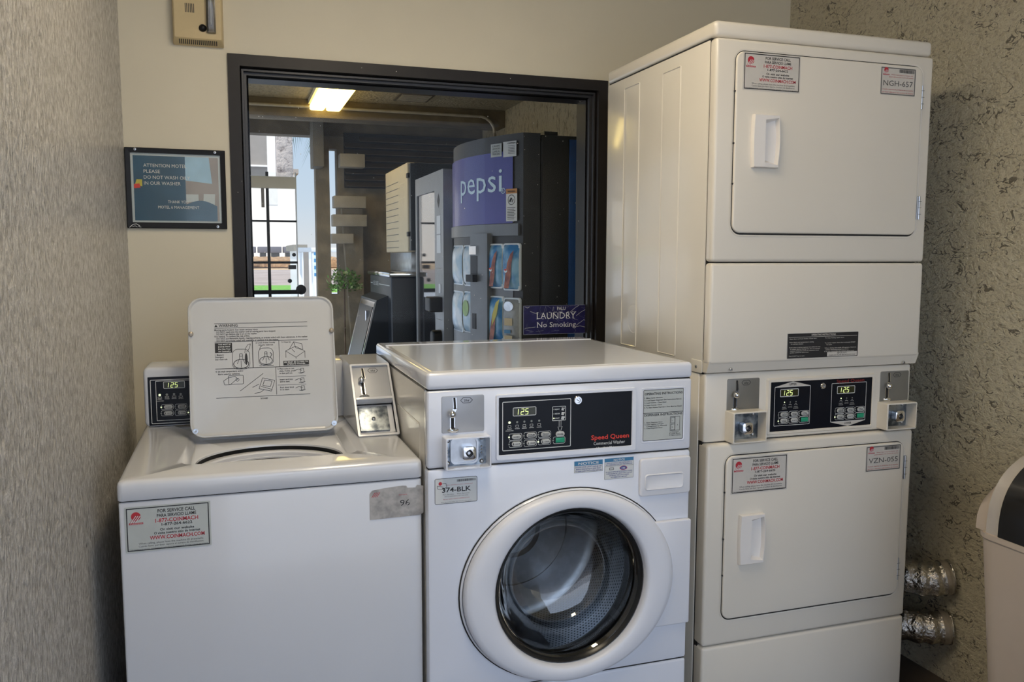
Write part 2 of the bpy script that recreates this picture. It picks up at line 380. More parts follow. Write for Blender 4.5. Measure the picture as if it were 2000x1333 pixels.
# back wall with the window opening
wx0, wx1, wz0, wz1 = -1.128, .120, .93, 1.918
b = MB(FY(BY))
def wallhole(b, x0, x1, z0, z1, hx0, hx1, hz0, hz1, y0, y1, m):
    b.box((x0, y0, z0), (hx0, y1, z1), m); b.box((hx1, y0, z0), (x1, y1, z1), m)
    b.box((hx0, y0, hz1), (hx1, y1, z1), m); b.box((hx0, y0, z0), (hx1, y1, hz0), m)
wallhole(b, LX, RX, 0, CZ, wx0, wx1, wz0, wz1, BY, BY+G, 'wall_paint'); struct(b, 'wall_back')
w = bpy.data.objects.new('window_1', None); COL.objects.link(w); w['kind'] = 'structure'
ox0, ox1, oz0, oz1 = -1.1560, .1475, .90, 1.9505
fb = MB(FY(BY))
fb.loft([(rr(ox0, oz0, ox1, oz1, .001, 1), 0), (rr(ox0, oz0, ox1, oz1, .001, 1), .008), (rr(ox0+.036, oz0+.036, ox1-.036, oz1-.036, .001, 1), .008),
         (rr(ox0+.038, oz0+.038, ox1-.038, oz1-.038, .001, 1), -.02)], 'bronze', cap1=False)
fb.build('window_frame', w, ang=20)
fb = MB(FY(BY))
fb.loft([(rr(ox0+.039, oz0+.039, ox1-.039, oz1-.039, .001, 1), -.018), (rr(ox0+.041, oz0+.041, ox1-.041, oz1-.041, .001, 1), -.012), (rr(ox0+.047, oz0+.047, ox1-.047, oz1-.047, .001, 1), -.012),
         (rr(ox0+.048, oz0+.048, ox1-.048, oz1-.048, .001, 1), -.03), (rr(ox0+.056, oz0+.056, ox1-.056, oz1-.056, .001, 1), -.03), (rr(ox0+.057, oz0+.057, ox1-.057, oz1-.057, .001, 1), -.055)], 'bronze_light', cap1=False)
fb.build('glazing_bead', w, ang=20)
fb = MB(FY(BY)); fb.loft([(rr(ox0+.02, oz0+.02, ox1-.02, oz1-.02, .001, 1), -.125), (rr(ox0+.02, oz0+.02, ox1-.02, oz1-.02, .001, 1), -.135), (rr(ox0+.062, oz0+.062, ox1-.062, oz1-.062, .001, 1), -.135), (rr(ox0+.062, oz0+.062, ox1-.062, oz1-.062, .001, 1), -.05)], 'bronze', cap1=False)
fb.build('outer_frame', w, ang=20)
fb = MB(FY(BY)); fb.poly([(ox0+.05, oz0+.05), (ox1-.05, oz0+.05), (ox1-.05, oz1-.05), (ox0+.05, oz1-.05)], -.052, 'window_glass'); fb.build('pane', w, recalc=False)
fb = MB(FY(BY)); random.seed(21)
for k in range(110):                                     # paint specks left on the glass and the frame
    x_ = random.uniform(ox0+.01, ox1-.01); z_ = random.uniform(1.02, oz1-.01); inside = ox0+.06 < x_ < ox1-.06 and z_ < oz1-.06
    if inside or z_ > oz1-.034 or x_ < ox0+.034: fb.poly(ell(x_, z_, random.uniform(.0006, .0014), random.uniform(.0008, .002), 7), -.0505 if inside else .0086, 'white_paint')
fb.build('paint_specks', w, recalc=False)

# far wall of the vending room with its opening to the outdoors
FF = FY(FARY)
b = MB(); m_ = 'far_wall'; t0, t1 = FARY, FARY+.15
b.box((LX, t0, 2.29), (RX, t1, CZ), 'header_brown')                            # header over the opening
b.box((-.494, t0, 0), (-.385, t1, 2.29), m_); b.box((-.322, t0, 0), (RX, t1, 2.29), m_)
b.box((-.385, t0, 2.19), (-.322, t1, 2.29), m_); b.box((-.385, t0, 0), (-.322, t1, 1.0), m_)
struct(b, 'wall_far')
b = MB(); b.box((-.535, 4.95, 2.02), (-.45, FARY, 2.40), 'post_grey', .004); struct(b, 'trim_1')
b = MB(); b.box((LX, 4.55, 2.33), (RX, 4.75, CZ), 'header_brown', .004); struct(b, 'trim_2')

# ------------------------------------------------------------------ shared details for the laundry machines
def logo(b, a, bb, s, c=.0006):             # red disc with rising strokes
    b.disc(a, bb+s*.18, s*.36, c, 'ink_red', 24)
    for k in range(3):
        x = a-s*.20+k*s*.17
        b.line([(x-s*.20, bb-s*.34), (x+s*.20, bb+s*.22)], s*.055, c+.0002, 'label_white')
        b.line([(x-s*.26, bb-s*.34), (x+s*.10, bb+s*.16)], s*.03, c+.0003, 'ink_red')
    b.poly([(a-s*.52, bb-s*.48), (a+s*.52, bb-s*.48), (a+s*.52, bb-s*.34), (a-s*.52, bb-s*.34)], c, 'ink_red')
    b.text('Coinmach', a, bb-s*.455, s*.10, 'label_white', c+.0002, w=s*.9)
def service_sticker(fr, r, parent, paper, label=None, c=.0003, peel=False):
    a0, b0, a1, b1 = r; w = a1-a0; h = b1-b0; b = MB(fr)
    b.slab(a0, b0, a1, b1, .002, 0, c, paper, 0); b.outline(a0+w*.02, b0+h*.03, a1-w*.02, b1-h*.03, .001, w*.012, c+.0003, 'ink')
    c2 = c+.0004; X = a0+w*.60
    logo(b, a0+w*.13, b0+h*.74, w*.155, c2)
    b.text('FOR SERVICE CALL', X, b0+h*.835, h*.075, 'ink', c2, w=w*.44, bold=True)
    b.text('PARA SERVICIO LLAME', X, b0+h*.735, h*.07, 'ink', c2, w=w*.46, bold=True)
    b.text('1-877-COINMACH', X, b0+h*.62, h*.085, 'ink_red', c2, w=w*.50, bold=True)
    b.text('1-877-264-6622', X, b0+h*.54, h*.06, 'ink', c2, w=w*.36, bold=True)
    b.text('Or visit our website', X, b0+h*.435, h*.055, 'ink', c2, w=w*.40, bold=True)
    b.text('O visite nuestro sitio de Internet', X, b0+h*.36, h*.055, 'ink', c2, w=w*.54, bold=True)
    b.text('WWW.COINMACH.COM', X, b0+h*.25, h*.085, 'ink_red', c2, w=w*.64, bold=True)
    b.text('When calling, please have the machine ID # available.', a0+w*.53, b0+h*.165, h*.042, 'ink_soft', c2, w=w*.76)
    b.text('Cuando llame, por favor reporte el numero de identificacion.', a0+w*.53, b0+h*.105, h*.042, 'ink_soft', c2, w=w*.76)
    b.text('This machine is owned, operated and maintained by Coinmach. Pricing is set by agreement.', a0+w*.5, b0+h*.055, h*.02, 'ink', c2, w=w*.92)
    return tag(b.build('service_sticker', parent, recalc=False), label or 'white service call sticker with red lettering')
def barcode(b, a0, b0, a1, b1, c, m='ink'):
    x = a0; random.seed(3)
    while x < a1-.0005:
        w = random.choice((.5, .8, 1.2))*(a1-a0)/34; b.poly([(x, b0), (min(x+w, a1), b0), (min(x+w, a1), b1), (x, b1)], c, m); x += w+random.choice((.5, .7))*(a1-a0)/34
def id_sticker(fr, r, parent, idt, paper, cc='ink_soft'):
    a0, b0, a1, b1 = r; w = a1-a0; h = b1-b0; b = MB(fr); c = .0003
    b.slab(a0, b0, a1, b1, .002, 0, c, paper, 0); b.outline(a0+w*.012, b0+h*.015, a1-w*.012, b1-h*.015, .002, w*.02, c+.0003, cc); c += .0004
    logo(b, a0+w*.15, b0+h*.84, w*.17, c); barcode(b, a0+w*.52, b0+h*.82, a0+w*.95, b0+h*.94, c)
    b.text('When reporting a problem, call', a0+w*.60, b0+h*.72, h*.035, 'ink_red', c, w=w*.62)
    b.text('please reference this machine ID number', a0+w*.58, b0+h*.64, h*.035, 'ink_red', c, w=w*.70)
    b.text(idt, a0+w*.50, b0+h*.33, h*.20, 'ink_soft', c, w=w*.84)
    b.text('Cuando reporte un problema de la maquina,', a0+w*.5, b0+h*.18, h*.045, 'ink_red', c, w=w*.88)
    b.text('por favor refierase a este numero de maquina', a0+w*.5, b0+h*.08, h*.045, 'ink_red', c, w=w*.88)
    return tag(b.build('id_sticker', parent, recalc=False), 'small sticker reading '+idt)
SEG = {'1': 'bc', '2': 'abged', '5': 'afgcd'}
def seven(b, ch, a, bb, h, w, c, m='led_green', sh=.12):
    t = h*.11; P = {'a': [(0, 1), (1, 1)], 'b': [(1, 1), (1, .5)], 'c': [(1, .5), (1, 0)], 'd': [(0, 0), (1, 0)], 'e': [(0, .5), (0, 0)], 'f': [(0, 1), (0, .5)], 'g': [(0, .5), (1, .5)]}
    for s_ in SEG[ch]:
        q = [(a+x*w+y*h*sh, bb+y*h) for x, y in P[s_]]; b.line(q, t, c, m)
def display(fr, a0, b0, a1, b1, parent, c=.0008):
    b = MB(fr); b.slab(a0, b0, a1, b1, (b1-b0)*.12, 0, c, 'display_dark', 0); b.outline(a0, b0, a1, b1, (b1-b0)*.15, (b1-b0)*.07, c+.0002, 'ink_white')
    w = a1-a0; h = (b1-b0)*.62; y = b0+(b1-b0)*.18
    for k, ch in enumerate('125'): seven(b, ch, a0+w*(.06 if k == 0 else .10)+w*.19*k+w*.05, y, h, w*.11, c+.0003)
    return tag(b.build('display', parent, recalc=False), 'lit display showing 125')
def button(fr, a0, b0, a1, b1, parent, txt, green=False, lit=False, frame=True, c=.0008, icon=0):
    b = MB(fr); w = a1-a0; h = b1-b0
    if frame:
        b.outline(a0, b0, a1, b1, h*.25, h*.05, c, 'ink_white')
        b.disc(a0, (b0+b1)/2, h*.22, c+.0001, 'panel_black', 12)
        b.disc(a0, (b0+b1)/2, h*.13, c+.0002, 'led_on' if lit else 'led_off', 12)
        x0 = a0+w*.22
    else: x0 = a0
    mm = 'button_green' if green else 'button_white'
    b.slab(x0, b0+h*.16, a1-w*.07, b1-h*.16, h*.05 if green else h*.33, 0, c+.0012, mm, .0005, 2)
    if txt:
        X = (x0+a1-w*.07)/2; ww = (a1-w*.07-x0)*.70
        if icon: b.disc(x0+w*.11, b0+h*.42, h*.09, c+.0015, 'ink', 10); b.line([(x0+w*.11, b0+h*.42), (x0+w*.11, b0+h*.70)], h*.09, c+.0015, 'ink'); X += w*.09; ww *= .72
        L = txt.split('\n')
        for k, t in enumerate(L): b.text(t, X, (b0+b1)/2-h*.10+(len(L)-1)*h*.12-k*h*.24, h*.19, 'ink', c+.0015, w=ww, bold=True)
    return tag(b.build('button', parent, recalc=False), 'green start button' if green else None)
def coin_slide(fr, r, parent, m, knob_px=None, price='25¢'):
    """grey plate with a kinked coin slot, steel ball knob and slotted foot"""
    a0, b0, a1, b1 = r; w = a1-a0; h = b1-b0; b = MB(fr)
    b.slab(a0, b0, a1, b1, .004, -.002, .0012, m, .0008, 2); c = .0014
    A = lambda x: a0+w*x; Bq = lambda y: b0+h*y
    b.line([(A(.30), Bq(.95)), (A(.315), Bq(.66)), (A(.265), Bq(.56))], w*.085, c, 'chrome')
    b.line([(A(.295), Bq(.95)), (A(.313), Bq(.64))], w*.050, c+.0003, 'dark_gap')
    b.line([(A(.25), Bq(.50)), (A(.25), Bq(.10))], w*.12, c, 'chrome'); b.line([(A(.25), Bq(.49)), (A(.25), Bq(.12))], w*.075, c+.0003, 'dark_gap')
    q = [(A(.50)-w*.06, Bq(.87)), (A(.50), Bq(.94)), (A(.66), Bq(.94)), (A(.72), Bq(.87)), (A(.66), Bq(.80)), (A(.50), Bq(.80)), (A(.50)-w*.06, Bq(.87))]
    b.line(q, w*.012, c, 'ink'); b.text(price, A(.58), Bq(.84), h*.055, 'ink', c, w=w*.13, bold=True)
    p = b.build('coin_slide', parent, recalc=False)
    k = MB(fr); k.tube([fr.pt(A(.24), Bq(.53), 0), fr.pt(A(.22), Bq(.53), .010)], w*.035, 'steel'); k.ball(fr.pt(A(.22), Bq(.53), .012), w*.088, 'chrome', 16); k.build('knob', p)
    k = MB(fr); k.lathe(A(.26), Bq(.075), [(w*.14, 0), (w*.14, .002), (w*.10, .006), (.0005, .008)], 'chrome', 16, 1, .45); k.build('bracket', p)
    return p
def coin_box(fr, r, depth, parent, m, lockpos=(.55, .42), style='vault'):
    """open-fronted steel housing with the coin box lock inside"""
    a0, b0, a1, b1 = r; w = a1-a0; h = b1-b0; b = MB(fr); t = w*.035
    O = rr(a0, b0, a1, b1, .004); I = rr(a0+t, b0+t, a1-t, b1-t, .003); O2 = rr(a0+.0012, b0+.0012, a1-.0012, b1-.0012, .003)
    b.loft([(O, -.001), (O, depth-.001), (O2, depth), (I, depth), (I, .002)], m, cap1=False)
    p = b.build('coin_box', parent)
    k = MB(fr); k.poly(rr(a0+t, b0+t, a1-t, b1-t, .003), .003, 'galvanised')
    if style == 'vault':
        k.loft([(rr(a0+w*.16, b0+h*.10, a0+w*.78, b0+h*.92, w*.12), .003), (rr(a0+w*.16, b0+h*.10, a0+w*.78, b0+h*.92, w*.12), .008), (rr(a0+w*.20, b0+h*.14, a0+w*.74, b0+h*.88, w*.10), .008), (rr(a0+w*.20, b0+h*.14, a0+w*.74, b0+h*.88, w*.10), .005)], 'steel')
        for x, y in ((.11, .84), (.11, .14), (.86, .88), (.86, .14)): k.ball(fr.pt(a0+w*x, b0+h*y, .004), w*.05, 'steel', 12)
        for y in (.40, .50, .60):
            for x in (.10, .86): k.ball(fr.pt(a0+w*x, b0+h*y, .004), w*.022, 'steel', 8)
    else:
        k.ball(fr.pt(a0+w*.80, b0+h*.18, .004), w*.05, 'steel', 12); k.ball(fr.pt(a0+w*.80, b0+h*.84, .004), w*.05, 'steel', 12)
    k.build('vault_plate', p)
    k = MB(fr); x = a0+w*lockpos[0]; y = b0+h*lockpos[1]; q = w*.15
    k.loft([(rr(x-q, y-q, x+q, y+q, q*.55), .004), (rr(x-q, y-q, x+q, y+q, q*.55), depth*.55), (rr(x-q*.8, y-q*.8, x+q*.8, y+q*.8, q*.5), depth*.60), (ell(x, y, q*.5, n=24), depth*.60), (ell(x, y, q*.5, n=24), depth*.45)], 'chrome')
    k.disc(x, y, q*.5, depth*.452, 'ink', 16); k.disc(x, y, q*.22, depth*.456, 'steel', 12); k.build('lock', p)
    return p
def screw(fr, a, bb, r, parent, c=0.0):
    b = MB(fr); b.lathe(a, bb, [(r, c), (r, c+.0012), (r*.75, c+.0022), (.0003, c+.0026)], 'steel', 16); b.line([(a-r*.6, bb+r*.3), (a+r*.6, bb-r*.3)], r*.25, c+.0028, 'ink'); return b.build('screw', parent)
def small_lines(b, rows, a0, b0, dy, h, c, m, wmax):
    for k, (t, ind, wf) in enumerate(rows): b.text(t, a0+ind*wmax, b0-k*dy, h, m, c, 'L', w=wf*wmax, bold=True)

# ------------------------------------------------------------------ stacked pair of dryers (one machine)
D = thing('stacked_dryer', (.34, .3, 0), 'tall cream double dryer stacked in one cabinet, two doors, beside the stucco wall', 'dryer')
Dw, Dd = .683, .632
zt, zc, zs, zb, zk, z2 = 1.9085, 1.866, 1.3048, 1.0156, .8296, .2745
f0 = FY(0.0); f1 = FY(-.008)
b = MB(); b.box((.004, .022, .03), (Dw-.004, Dd-.004, zc+.002), 'dark_gap'); b.box((0.0, .026, zb+.002), (Dw, Dd, zc-.002), 'enamel_side', .003)
b.box((.001, .040, .02), (Dw-.006, Dd, zb-.003), 'enamel_side', .003); b.build('cabinet', D)
b = MB(); b.box((-.001, -.001, zc+.0015), (Dw+.001, Dd+.003, zt), 'enamel_warm', .012, 4); b.build('top_cap', D)
b = MB(); b.box((0, -.008, zs+.0015), (Dw, .024, zc-.0015), 'enamel_warm', .009, 4); b.build('upper_front_panel', D)
b = MB(); x = .0055                                    # lower front of the top dryer, with its sloping bottom lip
b.box((0, -.008, zb+.024), (Dw, .024, zs-.0015), 'enamel_warm', .009, 4)
b.extx([(-.0078, zb+.034), (.004, zb+.0022), (.024, zb+.0022), (.024, zb+.034)], .0015, Dw-.0015, 'enamel_warm'); b.build('lint_panel', D)
for q, fy in (((1427, 722), -.001), ((1764, 708), -.001)):
    a, bb = FY(fy).px(*q); screw(FY(fy), a, bb, .0042, D, .002)
# side panel pressings and the bracket with its screw
sx = FX(0.0)
b = MB(sx)
for pts in ([(1218, 175), (1216, 672)], [(1293, 145), (1287, 688)]):
    A = [sx.px(*p) for p in pts]
    a_ = (A[0][0]+A[1][0])/2; w_ = .10
    o_ = rr(a_, A[1][1], a_+w_, A[0][1], .004); b.loft([(rr(a_-.002, A[1][1]-.002, a_+w_+.002, A[0][1]+.002, .006), .0), (o_, .0022), (rr(a_+.002, A[1][1]+.002, a_+w_-.002, A[0][1]-.002, .003), .0004)], 'enamel_side', cap1=False)
a_, b_ = sx.px(1237, 622); b.band(ell(a_, b_, .040, .045), ell(a_, b_, .038, .043), .0007, 'enamel_side', .0002); b.build('side_pressing', D)
r = sx.rect((1350, 700), (1372, 706), (1372, 731), (1350, 724))
b = MB(sx); b.slab(r[0], r[1], r[2], r[3], .006, 0, .002, 'enamel_side', .001); b.build('side_bracket', D)
a_, b_ = sx.px(1361, 716); screw(sx, a_, b_, .0045, D, .002)

def dryer_door(fr, r, hr, hinges, st_a, st_b, idt, paper):
    a0, b0, a1, b1 = r
    b = MB(fr); R = .028; g = .0045                     # dark groove, recessed channel, then the door skin
    b.band(rr(a0-.004, b0-.004, a1+.004, b1+.004, R+.004, 8), rr(a0, b0, a1, b1, R, 8), .0012, 'enamel_warm', .0002)
    b.band(rr(a0, b0, a1, b1, R, 8), rr(a0+g, b0+g, a1-g, b1-g, R-g, 8), .0004, 'dark_gap')
    b.slab(a0+g*.55, b0+g, a1-g*.55, b1-g*.55, R-g, 0, .006, 'enamel_warm', .004, 4, 8)
    for k in (.28, .50, .78): b.ball(fr.pt(a0+.001, b0+(b1-b0)*k, .002), .0028, 'ink', 8)
    p = b.build('door', D)
    c = .0062; x0, y0, x1, y1 = hr; w = x1-x0; h = y1-y0
    b = MB(fr); n = 8                                     # handle: bowed sides, scooped pocket on the right
    def outl(d):
        L = [(x0+d+math.sin(PI*k/n)*-.0025, y1-d-(y1-y0-2*d)*k/n) for k in range(n+1)]; Rr = [(x1-d+math.sin(PI*k/n)*.0045, y0+d+(y1-y0-2*d)*k/n) for k in range(n+1)]
        return L+Rr
    px0 = x0+w*.44
    b.loft([(outl(0), c), (outl(0), c+.010), (outl(.0016), c+.013)], 'handle_plastic', cap1=False)
    pk = [(px0, y1-h*.10-(h*.80)*k/n) for k in range(n+1)]+[(x1-.0035+math.sin(PI*k/n)*.0045, y0+h*.055+(h*.89)*k/n) for k in range(n+1)]
    pin = [(px0+.003, y1-h*.16-(h*.68)*k/n) for k in range(n+1)]+[(x1-.006+math.sin(PI*k/n)*.004, y0+h*.09+(h*.82)*k/n) for k in range(n+1)]
    b.loft([(outl(.0016), c+.013), (pk, c+.0135), (pin, c+.001)], 'handle_plastic', cap1=True)
    b.build('handle', p)
    for hg in hinges:
        h0, h1, h2, h3 = hg; b = MB(fr); b.slab(h0, h1, h2, h3, .001, 0, .003, 'steel', .0008); xx = (h0+h2)/2
        b.tube([fr.pt(xx, h1, .004), fr.pt(xx, h3, .004)], .0028, 'steel', 10)
        for k in (.22, .5, .78): b.line([(h0, h1+(h3-h1)*k), (h2, h1+(h3-h1)*k)], .001, .0072, 'ink')
        b.build('hinge', p)
    service_sticker(Fr(fr.O+fr.c*.0062, fr.a, fr.b), st_a, p, paper)
    id_sticker(Fr(fr.O+fr.c*.0062, fr.a, fr.b), st_b, p, idt, paper)
fd = FY(-.008); fl = FY(-.0065)
dryer_door(fd, fd.rect((1434, 94), (1799, 133), (1789, 466), (1428, 455)), fd.rect((1466, 224), (1514, 228), (1513, 330), (1464, 328)),
           [fd.rect((1796, 168), (1802, 168), (1801, 214), (1795, 214)), fd.rect((1790, 384), (1796, 384), (1795, 429), (1789, 429))],
           fd.rect((1448, 102), (1560, 111), (1560, 184), (1449, 176)), fd.rect((1717, 130), (1785, 137), (1784, 191), (1716, 184)), 'NGH-657', 'label_tan')
b = MB(); b.box((.003, -.0065, z2+.0015), (.677, .040, zk-.0015), 'enamel_warm', .009, 4); b.build('lower_front_panel', D)
b = MB(); b.box((.003, -.0065, .05), (.677, .040, z2-.0015), 'enamel_warm', .009, 4); b.build('base_panel', D)
b = MB(); b.box((.02, .04, 0), (.66, .60, .055), 'dark_gap'); b.build('plinth', D)
dryer_door(fl, fl.rect((1422, 888), (1767, 862), (1749, 1160), (1400, 1216)), fl.rect((1441, 1004), (1487, 1001), (1483, 1096), (1437, 1100)),
           [fl.rect((1763, 890), (1769, 890), (1767, 935), (1761, 935)), fl.rect((1749, 1090), (1755, 1090), (1753, 1132), (1747, 1132))],
           fl.rect((1426, 893), (1538, 886), (1532, 956), (1424, 965)), fl.rect((1689, 873), (1757, 866), (1754, 915), (1687, 922)), 'VZN-055', 'label_tan')
# black operating instructions
r = fd.rect((1538, 651), (1677, 648), (1675, 697), (1536, 701)); a0, b0, a1, b1 = r; w = a1-a0; h = b1-b0
b = MB(fd); b.slab(a0, b0, a1, b1, .003, 0, .0004, 'ink', 0); b.outline(a0, b0, a1, b1, .003, .0012, .0006, 'label_tan')
b.text('OPERATING INSTRUCTIONS', a0+w*.5, b0+h*.88, h*.07, 'label_tan', .0007, w=w*.34, bold=True); b.line([(a0+w*.02, b0+h*.84), (a0+w*.98, b0+h*.84)], h*.012, .0007, 'label_tan')
rows = [('Open door and load clothes. Close door.', 0, .88), ('', 0, 0), ('Select fabric and temperature setting', 0, .78), ('for each fabric selection.', .05, .40), ('', 0, 0), ('Insert coins or card as required. Use additional coins', 0, 1.0), ('to obtain desired drying time. Do not exceed', .03, .95), ('maximum drying time. Load only materials in lower', .03, .93), ('pocket, outside the dryer drum.', .03, .60), ('', 0, 0), ('Push START key to start.', 0, .50)]
small_lines(b, rows, a0+w*.03, b0+h*.76, h*.067, h*.035, .0007, 'label_tan', w*.43)
rows = [('To stop drying, open door.', 0, .60), ('', 0, 0), ('', 0, 0), ('To restart dryer, close door and push START', 0, .95), ('key again.', .05, .18), ('', 0, 0), ('When drying time ends, 00 appears. Remove', 0, .98), ('clothes. Remaining drying time shown.', .03, .72), ('It is not necessary to restart each load.', 0, .92)]
small_lines(b, rows, a0+w*.52, b0+h*.76, h*.067, h*.035, .0007, 'label_tan', w*.46)
b.slab(a0+w*.56, b0+h*.04, a0+w*.985, b0+h*.21, .001, .0004, .0007, 'label_tan', 0); b.text('IMPORTANT:', a0+w*.77, b0+h*.14, h*.05, 'ink', .0009, w=w*.14, bold=True)
b.text('CLEAN LINT FILTER BEFORE EACH LOAD', a0+w*.77, b0+h*.065, h*.045, 'ink', .0009, w=w*.38, bold=True)
tag(b.build('instruction_sticker', D, recalc=False), 'black operating instructions sticker')
# control panel
fc = FY(.012)
b = MB(); b.box((.003, .012, zk+.001), (.675, .045, zb-.001), 'enamel_warm', .006, 3)
cp = b.build('control_panel', D)
r = fc.rect((1498, 742), (1706, 732), (1701, 834), (1497, 847))
b = MB(fc); O = r; I = fc.rect((1504, 747), (1703, 737), (1697, 830), (1501, 843))
b.loft([(rr(O[0]-.004, O[1]-.004, O[2]+.004, O[3]+.004, .005), 0), (rr(O[0], O[1], O[2], O[3], .003), .006), (rr(I[0]-.001, I[1]-.001, I[2]+.001, I[3]+.001, .002), .006), (rr(*I, .002), .0035)], 'enamel_warm', cap1=False)
b.build('bezel', cp)
b = MB(fc); b.poly(rr(*I, .002), .0036, 'panel_black'); fp = Fr(fc.O+fc.c*.0036, fc.a, fc.b)
def pp(u, v): return fp.px(u, v)
c = .0004; b.fr = fp
for up, Q_ in ((True, ((1514, 758), (1584, 752), (1580, 828), (1510, 834))), (False, ((1625, 750), (1694, 745), (1688, 821), (1621, 825)))):
    q = fp.rect(*Q_); w = q[2]-q[0]; h = q[3]-q[1]; e_ = .0012
    b.outline(q[0], q[1], q[2], q[3], .002, e_, c, 'ink_white')
    if up: b.poly([(q[0], q[3]), (q[2], q[3]), ((q[0]+q[2])/2, q[3]+h*.13)], c, 'label_tan'); b.text('UPPER', (q[0]+q[2])/2, q[3]+h*.03, h*.055, 'ink', c+.0003, w=w*.20, bold=True)
    else: b.poly([(q[0], q[1]), (q[2], q[1]), ((q[0]+q[2])/2, q[1]-h*.13)], c, 'label_tan'); b.text('LOWER', (q[0]+q[2])/2, q[1]-h*.075, h*.055, 'ink', c+.0003, w=w*.20, bold=True)
    for k, (t1, t2) in enumerate((('INSERT', 'COINS/CARD'), ('DRYING', ''), ('COOL', 'DOWN'))):
        x = q[0]+w*(.28+.16*k); b.disc(x, q[1]+h*.60, w*.016, c, 'led_on' if k == 0 else 'led_off', 10)
        b.line([(x-w*.04, q[1]+h*.53), (x, q[1]+h*.55), (x+w*.04, q[1]+h*.52)], w*.01, c, 'button_white')
        b.text(t1, x, q[1]+h*.46, h*.028, 'button_white', c, w=w*.11); 
        if t2: b.text(t2, x, q[1]+h*.42, h*.028, 'button_white', c, w=w*.13)
q = fp.rect((1634, 741), (1688, 738), (1688, 745), (1634, 748)); b.text('Speed Queen', (q[0]+q[2])/2, q[1], (q[3]-q[1])*.85, 'ink_dimred', c, w=q[2]-q[0], bold=True)
b.build('fascia', cp, recalc=False)
for Q_, dr in ((((1514, 758), (1584, 752), (1580, 828), (1510, 834)), ((1524, 761), (1560, 759), (1559, 774), (1523, 776))), (((1625, 750), (1694, 745), (1688, 821), (1621, 825)), ((1635, 755), (1670, 753), (1669, 768), (1634, 770)))):
    q = fp.rect(*Q_); w = q[2]-q[0]; h = q[3]-q[1]; dq = fp.rect(*dr); display(fp, *dq, cp, .0008)
    for i in range(3):
        for j in range(2):
            x = q[0]+w*(.12+.29*i); y = q[1]+h*(.21-.16*j)
            button(fp, x, y-.0, x+w*.27, y+h*.155, cp, ['PERM\nPRESS', 'HIGH\nTEMP', 'DELI-\nCATES', 'LOW\nTEMP', 'KNITS', ''][i+3*j], green=(i == 2 and j == 1), lit=(i == 0 and j == 1))
a_, b_ = fp.px(1606, 754); b = MB(fp); b.lathe(a_, b_, [(.0085, 0), (.0085, .004), (.007, .006), (.005, .006), (.005, .003), (.0003, .003)], 'chrome', 20); b.line([(a_-.003, b_), (a_+.003, b_)], .0012, .0034, 'ink'); b.build('lock', cp)
coin_slide(fc, fc.rect((1420, 741), (1483, 738), (1482, 803), (1419, 805)), cp, 'grey_plate_warm')
coin_slide(fc, fc.rect((1720, 726), (1774, 724), (1773, 782), (1717, 785)), cp, 'grey_plate_warm')
fbx = FY(-.028)
r1 = fbx.rect((1433, 806), (1499, 804), (1498, 862), (1432, 870)); coin_box(fc, r1, .040, cp, 'enamel_warm', (.55, .42), 'lock')
r2 = fbx.rect((1735, 789), (1792, 786), (1790, 838), (1731, 842)); coin_box(fc, r2, .040, cp, 'enamel_warm', (.60, .45), 'lock')

# ------------------------------------------------------------------ front loading washer
Fx0, Fx1, Fyf, Fyb = -.7545, -.0756, -.0587, .6391
F_ = thing('front_load_washer', ((Fx0+Fx1)/2, .29, 0), 'white front loading washer with a round glass porthole door, in the middle', 'washing machine')
fF = FY(Fyf)
b = MB(); b.shell(Fx0+.0015, Fx1-.0015, Fyf+.031, Fyb, .0, 1.0155, 'enamel_side', top=True)
for z_ in (1.0175, .836, .286): b.box((Fx0+.004, Fyf+.006, z_-.004), (Fx1-.004, Fyf+.030, z_+.004 if z_ < 1 else 1.0180), 'dark_gap')
b.build('cabinet', F_)
b = MB(Fr((Fx0+.0015, 0, 0), (0, -1, 0), (0, 0, 1)))
b.loft([(rr(-.30, .06, -.02, .93, .01), -.001), (rr(-.298, .062, -.022, .928, .01), .0015), (rr(-.292, .068, -.028, .922, .01), 0)], 'enamel_side', cap1=False); b.line([(-.16, .06), (-.16, .93)], .003, .0012, 'enamel_side'); b.build('side_pressing', F_)
b = MB()                                               # worktop with its raised rim
b.box((Fx0, Fyf, 1.0185), (Fx1, Fyb+.003, 1.0575), 'enamel_cool', .009, 4); b.build('lid_top', F_)
b = MB(Fr((0, 0, 1.0575), (1, 0, 0), (0, 1, 0)))
b.loft([(rr(Fx0+.016, Fyf+.02, Fx1-.016, Fyb-.105, .01), -.0002), (rr(Fx0+.019, Fyf+.023, Fx1-.019, Fyb-.108, .01), .0012), (rr(Fx0+.022, Fyf+.026, Fx1-.022, Fyb-.111, .01), .0012)], 'enamel_cool')
b.loft([(rr(Fx0+.012, Fyb-.098, Fx1-.012, Fyb-.090, .003), -.001), (rr(Fx0+.013, Fyb-.097, Fx1-.013, Fyb-.091, .003), .003)], 'enamel_cool'); b.build('lid_ridge', F_)
b = MB(); b.box((Fx0+.001, Fyf+.001, .8375), (Fx1-.001, Fyf+.034, 1.0165), 'enamel_cool', .006, 3); cF = b.build('control_panel', F_)
b = MB(fF)
def fo(d, c_): return (rr(Fx0+.001+d, .2875+d, Fx1-.001-d, .8345-d, .006, 17), c_)
b.loft([fo(0, -.030), fo(0, -.006), fo(.0018, -.0025), fo(.006, -.001), (ell(-.4028, .5245, .225, .205, 72, -90, 270), -.001), (ell(-.4028, .5245, .222, .202, 72, -90, 270), -.030)], 'enamel_cool', cap1=False)
fpn = b.build('front_panel', F_)
b = MB(); b.box((Fx0+.001, Fyf+.001, .03), (Fx1-.001, Fyf+.030, .2845), 'enamel_cool', .006, 3); b.build('toe_panel', F_)
